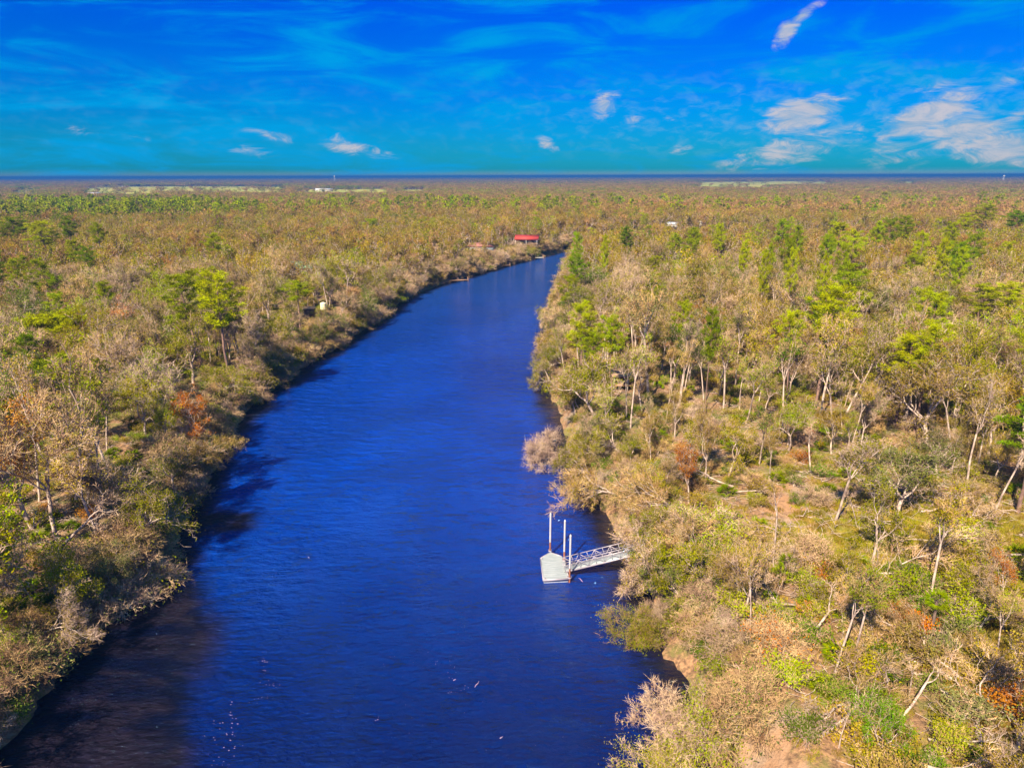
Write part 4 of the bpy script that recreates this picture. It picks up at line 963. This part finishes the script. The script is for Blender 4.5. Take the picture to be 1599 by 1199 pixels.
def smooth_noise(x, y, f, ph=0): return .5 + .5 * wob(x + ph, y - ph, f)
HERO_XY = np.array([(t_['x'], t_['y']) for t_ in THINGS])
LIMIT = 290
count = {}
mid_pts = []
cand = []
X, Y = jitter_grid(5.3, 38, 620)
S_ = sdist(X, Y); Zg = height(X, Y, S_); px_, py_, _ = proj(np.stack([X, Y, Zg], -1)); cp = clear_p(px_, py_)
order = np.argsort(np.hypot(X, Y))
for i in order:
    x, y, d = X[i], Y[i], math.hypot(X[i], Y[i])
    if S_[i] < 2.4: continue
    if rng.random() < cp[i]: continue
    if rng.random() < .12 + .4 * (smooth_noise(x, y, .55, 77) > .66): continue
    if np.min((HERO_XY[:, 0] - x) ** 2 + (HERO_XY[:, 1] - y) ** 2) < 9: continue
    left = px_[i] < 700 - (d - 100) * .0 if d < 300 else x < 20
    left = x < np.interp(y, [40, 100, 200, 430], [-10, -5, 5, 30])
    # the near right wood is lower, more open
    a = smooth_noise(x, y, .35); b_ = smooth_noise(x, y, .3, 57)
    if left: pr = [.32, .34, .25, .05, .04]
    elif d < 170: pr = [.34, .20, .38, .05, .03]
    else: pr = [.44, .22, .24, .07, .03]
    if not left and y > 330: pr = [.34, .50, .06, .04, .06]
    pr = np.array(pr); pr[0] *= .5 + a; pr[1] *= .5 + b_; pr[4] *= (.2 + 2.0 * (a > .62)); pr /= pr.sum()
    kind = ['oak', 'bare', 'slim', 'snag', 'pine'][rng.choice(5, p=pr)]
    if (kind == 'snag' and d < 85) or (kind == 'pine' and d < 115 and not left): kind = 'slim'
    tall = (1.12 if d < 140 else 1.0) if kind in ('slim', 'bare') else 1.0
    s = (.55 + (.4 if (d < 110 and not left) else .75) * rng.random() ** 1.4) * tall * (.80 if (not left and d < 110) else 1.0)
    if kind == 'pine': s = rng.uniform(.6, 1.0)
    if S_[i] < 9 and kind in ('oak', 'bare'): s *= .8
    r = rng.random(); c2 = smooth_noise(x, y, .22, 20)
    if kind == 'pine': lf = 'pine'
    elif r < .36: lf = 'olive'
    elif r < .56: lf = 'khaki'
    elif r < .72: lf = 'grey' if c2 > .6 else 'olive'
    elif r < .90: lf = 'ygreen'
    elif r < .94: lf = 'green'
    else: lf = 'rust' if rng.random() < .4 else 'green'
    cand.append((kind, x, y, Zg[i], s, lf, d, S_[i]))
for (kind, x, y, z, s, lf, d, sdv) in cand:
    c = count.get(kind, 0)
    lim = {'oak': LIMIT, 'bare': LIMIT, 'slim': 200, 'snag': 120, 'pine': 60}[kind]
    rz = rng.uniform(0, 6.28); tl = abs(rng.normal(0, .09)); td = rng.uniform(0, 6.28)
    if c < lim and d < 330:
        count[kind] = c + 1
        plant(kind, int(rng.integers(0, 5)), x, y, z, s * (1.1 if d < 140 else .98), s * rng.uniform(.75, 1.1), rz, tl, td, lf)
    else:
        base = {'oak': 0, 'bare': 4, 'slim': 0, 'snag': 4, 'pine': 8}[kind]; n_ = 3 if kind == 'pine' else 4
        sx = s * rng.uniform(.75, 1.08) * (.7 if kind == 'slim' else 1); s *= .95
        mid_pts.append((x, y, z, base + int(rng.integers(0, n_)), (tl * math.cos(td), tl * math.sin(td), rz), (sx, sx, s * (1.1 if kind == 'slim' else 1))))
srcs = [source(T, 'wood_mix') for T in TREES['oak_mid']] + [source(T, 'wood_mix', 'twig_far') for T in TREES['bare_mid']] + [source(T, 'pine') for T in TREES['pine_mid']]
scatter(srcs, mid_pts, 'woodland', 'mixed olive and grey-pink woodland covering the middle distance on both banks', 'woods')
# far wood
far_pts = []
def far_band(step, d0, d1, smul):
    X, Y = jitter_grid(step, d0, d1, 40); S2 = sdist(X, Y) if d0 < 900 else np.full(X.shape, 99.); fl = in_field(X, Y)
    edge_row = fl & (rng.random(X.shape) < .035)
    n_a = smooth_noise(X, Y, .05); n_b = smooth_noise(X, Y, .08, 300); n_c = smooth_noise(X, Y, .013, 900)
    for i in range(len(X)):
        if S2[i] < 3 or (fl[i] and not edge_row[i]): continue
        x, y = X[i], Y[i]; ok = True
        for (sx_, sy_, sw) in SHEDS:
            if abs(x - sx_) < sw * .75 + 5 and -70 < y - sy_ < sw * .5: ok = False
        if not ok: continue
        right = x > y * .10
        # a pine belt beyond the rusty bare wood, pines again towards the horizon
        pp = .10 + .22 * (n_a[i] > .62)
        if right and 480 < y < 880: pp = .04; pb = .78
        elif right and 880 < y < 1350: pp = .42; pb = .4
        elif y > 1000: pp = .16 + .4 * (n_a[i] > .55); pb = .35
        else: pb = .42
        r = rng.random()
        k = 7 + int(rng.integers(0, 3)) if r < pp else (4 + int(rng.integers(0, 3)) if r < pp + (1 - pp) * pb else int(rng.integers(0, 4)))
        s = rng.uniform(.7, 1.15) * smul
        sz = s * (1.0 / smul ** .80)
        if y > 850: sz = min(sz, .98) * (.55 if k >= 7 else .92)
        far_pts.append((x, y, LAND + .3 * (n_b[i]), k, (0, 0, rng.uniform(0, 6.28)), (s * 1.05, s * 1.05, sz)))
far_band(7.2, 615, 1450, 1.05); far_band(13, 1450, 2900, 1.9); far_band(30, 2900, 8000, 4.2); far_band(85, 8000, 16500, 9.0)
srcs = [source(T, 'wood_mix') for T in TREES['oak_far']] + [source(T, 'wood_mix', 'twig_far') for T in TREES['bare_far']] + [source(T, 'pine') for T in TREES['pine_far']]
scatter(srcs, far_pts, 'far_woodland', 'far woodland stretching from beyond the river bend to the blue horizon', 'woods')

# --- rows of brush and leaning trees along both waterlines
def bank_rows():
    out_ = []
    for side_, line in ((0, Lw), (1, Rw)):
        L_ = np.array(line[1:-1]); seg = np.linalg.norm(np.diff(L_, axis=0), axis=1); cum = np.concatenate([[0], np.cumsum(seg)])
        t0 = 0.0
        while t0 < cum[-1]:
            x = np.interp(t0, cum, L_[:, 0]); y = np.interp(t0, cum, L_[:, 1]); e = .6
            x2 = np.interp(t0 + e, cum, L_[:, 0]); y2 = np.interp(t0 + e, cum, L_[:, 1]); tx, ty = x2 - x, y2 - y; n_ = math.hypot(tx, ty) + 1e-6
            nx, ny = (-ty / n_, tx / n_) if side_ == 0 else (ty / n_, -tx / n_)
            out_.append((side_, x, y, nx, ny, t0)); t0 += rng.uniform(.8, 1.5)
    return out_
bank_sh = []
for (sd_, x, y, nx, ny, t0) in bank_rows():
    d = math.hypot(x, y)
    if y < 25 or d > 640: continue
    a0, b0, _ = proj(np.array([x, y, 0.]))
    if 985 < a0 < 1050 and 838 < b0 < 905: continue
    if sd_ == 0 and a0 < 240 and b0 > 930 and rng.random() < .15: continue
    if sd_ == 1 and 1090 < a0 < 1190 and b0 > 1080: continue
    u = rng.random(); off = rng.uniform(-.2, 4.6); X_, Y_ = x + nx * off, y + ny * off; z_ = max(gz(X_, Y_), .05)
    td = math.atan2(-ny, -nx); tl = rng.uniform(.1, .6 if sd_ == 0 else .35)
    if sd_ == 1 and d < 150: X_ += nx * .7; Y_ += ny * .7; z_ = max(gz(X_, Y_), .05); rz = rng.uniform(0, 6.28)
    if u < .16 and d < 330 and off > .8:
        k_ = 'oak' if rng.random() < .7 else 'bare'; s = rng.uniform(.42, .72)
        plant(k_, int(rng.integers(0, 5)), X_, Y_, z_, s, s * rng.uniform(1.0, 1.25), rz, rng.uniform(.25, .8), td + rng.normal(0, .4), ['olive', 'khaki', 'grey', 'olive', 'ygreen'][int(rng.integers(0, 5))], name='leaning_tree')
    elif d < 150 and count.get('bank', 0) < 260:
        count['bank'] = count.get('bank', 0) + 1
        k_ = 'bare_shrub' if rng.random() < .6 else 'shrub'; s = rng.uniform(.5, 1.0) * (1.15 if sd_ == 0 else .85)
        plant(k_, int(rng.integers(0, 4)), X_, Y_, z_, s, s * rng.uniform(.9, 1.3), rz, tl, td, ['olive', 'khaki', 'grey', 'green'][int(rng.integers(0, 4))])
    else:
        s = rng.uniform(.7, 1.5); bank_sh.append((X_, Y_, z_, (4 if rng.random() < .55 else 0) + int(rng.integers(0, 4)), (0, 0, rz), (s * 1.1, s * 1.1, s)))
# --- wind-thrown trees in the near right woods
TREES['fallen'] = [TREES['bare'][0], TREES['snag'][1], TREES['bare'][2], TREES['snag'][3], TREES['bare'][4]]
PHR['fallen'] = 'fallen leafless tree'; NAME['fallen'] = 'fallen_tree'; CAT['fallen'] = 'fallen tree'
for i in range(46):
    a0 = rng.uniform(1090, 1590); b0 = rng.uniform(700, 1190) if i > 10 else rng.uniform(620, 900)
    if ((a0 - 1208) / 60) ** 2 + ((b0 - 1195) / 120) ** 2 < 1: continue
    x, y, z = on_ground(a0, b0); s_ = rng.uniform(.4, .75)
    if float(sdist(np.array([x]), np.array([y]))[0]) < 4: continue
    plant('fallen', i, x, y, z + .35, s_, s_ * rng.uniform(.8, 1.1), rng.uniform(0, 6.28), R(rng.uniform(68, 88)), rng.uniform(0, 6.28), 'khaki')
# --- undergrowth
def grab(step, d0, d1):
    X, Y = jitter_grid(step, d0, d1, 8); S2 = sdist(X, Y); Z = height(X, Y, S2); a, b_, _ = proj(np.stack([X, Y, Z], -1))
    o_ = np.argsort(np.hypot(X, Y)); return X[o_], Y[o_], S2[o_], Z[o_], a[o_], b_[o_]
X, Y, S2, Z, a, b_ = grab(3.0, 36, 240)
sh_pts = bank_sh; nshr = nb = npal = 0
for i in range(len(X)):
    x, y, s2 = X[i], Y[i], S2[i]; d = math.hypot(x, y)
    if s2 < 1.2: continue
    if (((a[i] - 1208) / 42) ** 2 + ((b_[i] - 1205) / 115) ** 2 < 1) or ((a[i] - 972) / 26) ** 2 + ((b_[i] - 618) / 16) ** 2 < 1: continue
    inclear = ((a[i] - 1380) / 240) ** 2 + ((b_[i] - 830) / 48) ** 2 < 1 or ((a[i] - 1560) / 100) ** 2 + ((b_[i] - 1090) / 90) ** 2 < 1
    if inclear and rng.random() < .82: continue
    if 1000 < a[i] < 1100 and 845 < b_[i] < 880 and s2 < 10: continue
    fore = a[i] > 1060 and b_[i] > 880
    if rng.random() < (.08 if fore else .24): continue
    near_bank = s2 < 5.5; r = rng.random(); left = x < -5
    s = (rng.uniform(.45, 1.25) if fore else rng.uniform(.3, .85)) * (1.0 if not near_bank else 1.05)
    if near_bank and r < .62: kind = 'bare_shrub'
    elif r < (.20 if left else .18) : kind = 'palmetto'
    elif r < (.26 if fore else .32): kind = 'bare_shrub'
    else: kind = 'shrub'
    q = rng.random(); lf = 'olive' if q < .34 else ('khaki' if q < .50 else ('ygreen' if q < .70 else ('green' if q < .86 else ('grey' if q < .94 else 'rust'))))
    if kind == 'palmetto': lf = 'palm'; s = rng.uniform(.7, 1.3)
    c = count.get(kind, 0); lim = {'shrub': 180, 'bare_shrub': 120, 'palmetto': 130}[kind]
    tl = abs(rng.normal(0, .1)); td = rng.uniform(0, 6.28); rz = rng.uniform(0, 6.28); sx = s * rng.uniform(.8, 1.35)
    if near_bank and kind != 'palmetto': tl = rng.uniform(.1, .5); td = 0.0 if left else math.pi
    if c < lim and d < 130:
        count[kind] = c + 1; plant(kind, int(rng.integers(0, 4)), x, y, Z[i], s, sx, rz, tl, td, lf)
    else:
        bse = {'shrub': 0, 'bare_shrub': 4, 'palmetto': 8}[kind]
        sh_pts.append((x, y, Z[i], bse + int(rng.integers(0, 3 if kind == 'palmetto' else 4)), (0, 0, rz), (sx, sx, s)))
X, Y, S2, Z, a, b_ = grab(4.5, 240, 470)
for i in range(len(X)):
    if S2[i] < 1 or S2[i] > 14: continue
    s = rng.uniform(.8, 1.6); sh_pts.append((X[i], Y[i], Z[i], int(rng.integers(0, 8)), (0, 0, rng.uniform(0, 6)), (s, s, s)))
srcs = [source(T, 'brush_mix') for T in TREES['shrub']] + [source(T, 'brush_mix') for T in TREES['bare_shrub']] + [source(T, 'palm') for T in TREES['palmetto']]
scatter(srcs, sh_pts, 'undergrowth', 'low tangled undergrowth of bushes and palmettos beneath the woods', 'undergrowth')

# --- grass and fallen twigs
g = MB(); r2 = np.random.default_rng(5); k = 90; p0 = np.stack([r2.normal(0, .35, k), r2.normal(0, .35, k), np.zeros(k)], 1)
g.blades(p0, p0 + np.stack([r2.normal(0, .12, k), r2.normal(0, .12, k), r2.uniform(.15, .45, k)], 1), .03, r2)
M['grass'] = mat_leaf('grass_blades', [(0, (.24, .22, .02)), (.5, (.36, .25, .07)), (1, (.17, .19, .015))], .3)
tuft = bpy.data.objects.new('grass_tuft', g.mesh('grass_tuft', [M['grass']]))
X, Y, S2, Z, a, b_ = grab(.62, 38, 112); gp = []
gm_ = np.maximum.reduce([ell(1420, 850, 270, 70, a, b_), ell(1560, 1050, 120, 100, a, b_), .6 * ell(1500, 1180, 120, 60, a, b_), .2 * ell(1300, 950, 400, 330, a, b_)])
gm_ = np.where(((a - 1200) / 50) ** 2 + ((b_ - 1150) / 95) ** 2 < 1, .04, gm_)
for i in np.nonzero((S2 > 4) & (rng.random(len(X)) < gm_ * .8))[0]:
    s = rng.uniform(.5, 1.3); gp.append((X[i], Y[i], Z[i], 0, (0, 0, rng.uniform(0, 6)), (s, s, s)))
scatter([tuft], gp, 'grass', 'yellow-green grass growing in the clearings of the right bank', 'grass')
stk = []
for v in range(3):
    g = MB(); r2 = np.random.default_rng(50 + v)
    for j in range(9):
        p = np.array([r2.normal(0, .9), r2.normal(0, .9), r2.uniform(.03, .25)]); an = r2.uniform(0, 6.28); Lk = r2.uniform(.6, 2.6)
        q = p + np.array([math.cos(an), math.sin(an), r2.uniform(-.02, .25)]) * Lk * .5; e = q + np.array([math.cos(an + .4), math.sin(an + .4), r2.uniform(-.05, .3)]) * Lk * .5
        rr = r2.uniform(.015, .05); g.tubes([p, q], [q, e], [rr, rr * .8], [rr * .8, rr * .3], 4)
    stk.append(bpy.data.objects.new('stick_pile', g.mesh('stick_pile', [M['bark']])))
X, Y, S2, Z, a, b_ = grab(2.6, 38, 170); gp = []
for i in np.nonzero((S2 > .6) & (rng.random(len(X)) < .6))[0]:
    if ((a[i] - 1200) / 45) ** 2 + ((b_[i] - 1150) / 90) ** 2 < 1: continue
    s = rng.uniform(.5, 1.4); gp.append((X[i], Y[i], Z[i], int(rng.integers(0, 3)), (0, 0, rng.uniform(0, 6)), (s, s, s)))
scatter(stk, gp, 'fallen_sticks', 'pale fallen sticks and broken branches littering the forest floor', 'debris')
# foam flecks drifting on the river
M['foam'] = mat_simple('foam_flecks', (.40, .26, .42), (.22, .14, .30), 6, .7)
g = MB(); r2 = np.random.default_rng(9)
for (fx, fy, n_, sp, sz) in [(360, 1140, 26, (7, 26), .07), (335, 1140, 10, (9, 12), .05), (412, 1040, 12, (3, 9), .07), (425, 1068, 10, (9, 4), .05), (404, 1092, 9, (8, 3), .05), (345, 1190, 16, (14, 10), .05),
                         (680, 1035, 6, (2, 3), .04), (703, 1050, 8, (6, 12), .05), (716, 1077, 10, (12, 5), .05), (540, 970, 8, (14, 10), .03), (588, 1125, 3, (3, 3), .06), (655, 905, 6, (3, 12), .03), (480, 740, 5, (30, 30), .05), (500, 1000, 60, (170, 120), .028), (700, 1000, 60, (150, 130), .028)]:
    for j in range(n_):
        p = at(fx + r2.normal(0, sp[0]), fy + r2.normal(0, sp[1]), .012)
        q = r2.uniform(0, 6.28); k = r2.integers(5, 8); s_ = sz * r2.uniform(.3, 1.0); an = np.arange(k) * 6.283 / k + q
        g.ngon(np.stack([p[0] + np.cos(an) * s_ * r2.uniform(.7, 1.3, k), p[1] + np.sin(an) * s_ * .7 * r2.uniform(.7, 1.3, k), np.full(k, .012)], 1))
tag(link('foam_flecks', g.mesh('foam_flecks', [M['foam']])), 'small pinkish white foam flecks drifting on the dark river', 'foam', None, 'stuff')
for (fx, fy, L_, lab) in [(745, 1068, .9, 'short pale stick floating in the river left of the dock, lower'), (482, 870, .45, 'pale fleck of driftwood floating in the upper left of the river'), (710, 1061, .3, 'small round white float on the river'), (907, 905, .9, 'pale stub of wood floating beside the dock under the gangway'), (783, 1151, .35, 'tiny white driftwood near the bottom of the river')]:
    p = at(fx, fy, .03); g = MB(); r2 = np.random.default_rng(int(fx))
    P = np.array([(-.5, 0, 0), (-.2, .04, .03), (.15, -.03, .03), (.5, .05, .0)]) * L_; g.tubes(P[:-1], P[1:], [.04, .05, .045], [.05, .045, .02], 6)
    o = link('driftwood', g.mesh('driftwood', [M['foam']]), None, tuple(p), (0, 0, r2.uniform(0, 3))); tag(o, lab, 'driftwood')

# ------------------------------------------------------------------ labels for the trees not yet named
MARKS = [('gangway', at(950, 870, 2)), ('sandy path', at(1200, 1130, 4)), ('burnt leaning tree', at(1520, 1004, 4)), ('forked oak', at(1402, 818, 4)), ('lone thin pine', at(1100, 648, 4)),
         ('big lone pine', at(1398, 662, 4)), ('brown cabin', at(972, 604, 4)), ('flat-topped pine', at(100, 592, 4)), ('tall left pines', at(345, 590, 4)), ('purple bush in the water', at(862, 712, 1)),
         ('fanned leafless tree', at(185, 636, 4)), ('left edge pine', at(18, 690, 4)), ('lower left bank', at(60, 1000, 3)), ('tree arching off the left bank', at(322, 735, 4)), ('lone cabbage palm', at(1452, 1000, 4)),
         ('bright green young tree', at(1362, 1196, 4)), ('twin pale trunk', at(1163, 962, 4)), ('leaning clearing trunk', at(1548, 812, 4)), ('thick pale log', at(1318, 1008, 4)), ('bottom right corner', at(1590, 1190, 4))]
ORD = ['nearest', 'second nearest', 'third nearest', 'fourth nearest', 'fifth nearest', 'sixth nearest']
buckets = {}
for t_ in THINGS:
    if not t_['auto']: continue
    dm = [math.hypot(t_['x'] - m[1][0], t_['y'] - m[1][1]) for m in MARKS]; j = int(np.argmin(dm))
    colr = '' if t_['kind'] in ('snag', 'fallen') else (COLW['twig'] if t_['kind'] in ('bare', 'bare_shrub') else COLW[t_['leaf']])
    side_ = 'left' if t_['x'] < np.interp(t_['y'], [40, 100, 200, 430], [-10, -5, 5, 30]) else 'right'
    d = math.hypot(t_['x'], t_['y']); nm = (colr + ' ' + PHR[t_['kind']]).strip()
    if d < 150 and dm[j] < 32: buckets.setdefault((nm, j), []).append((dm[j], t_))
    else: t_['zone'] = (nm, side_, 'near' if d < 110 else ('middle' if d < 200 else 'farther'))
for (nm, j), L_ in buckets.items():
    L_.sort(key=lambda q: q[0])
    for r_, (dd, t_) in enumerate(L_):
        if r_ < 6: t_['o']['label'] = f"{nm}, {ORD[r_]} of its kind to the {MARKS[j][0]}"; t_['o']['group'] = f"{nm} plants around the {MARKS[j][0]}"
        else: t_['o']['label'] = f"{nm} in the growth farther around the {MARKS[j][0]}"; t_['o']['group'] = f"{nm} plants farther around the {MARKS[j][0]}"
for t_ in THINGS:
    if 'zone' in t_:
        nm, sd_, zn = t_['zone']; t_['o']['label'] = f"{nm} in the {zn} woods on the {sd_} bank"; t_['o']['group'] = f"{nm} group in the {zn} woods on the {sd_} bank"

# ------------------------------------------------------------------ haze
hz = MB(); hz.box((-27500, -900, -4.5), (27500, 27500, 53)); hm, t, out = new_mat('haze_air')
pv = t.new('ShaderNodeVolumePrincipled'); pv.inputs['Color'].default_value = (.03, .15, .46, 1); pv.inputs['Density'].default_value = 2.1e-4; pv.inputs['Anisotropy'].default_value = 0.0
t.link(pv.outputs[0], out.inputs['Volume'])
tag(link('haze', hz.mesh('haze', [hm])), 'thin blue haze lying over the distant woods', 'haze', None, 'stuff')
print('things', len(THINGS), count, 'mid', len(mid_pts), 'far', len(far_pts), 'shrubs', len(sh_pts), 'grass', len(gp))
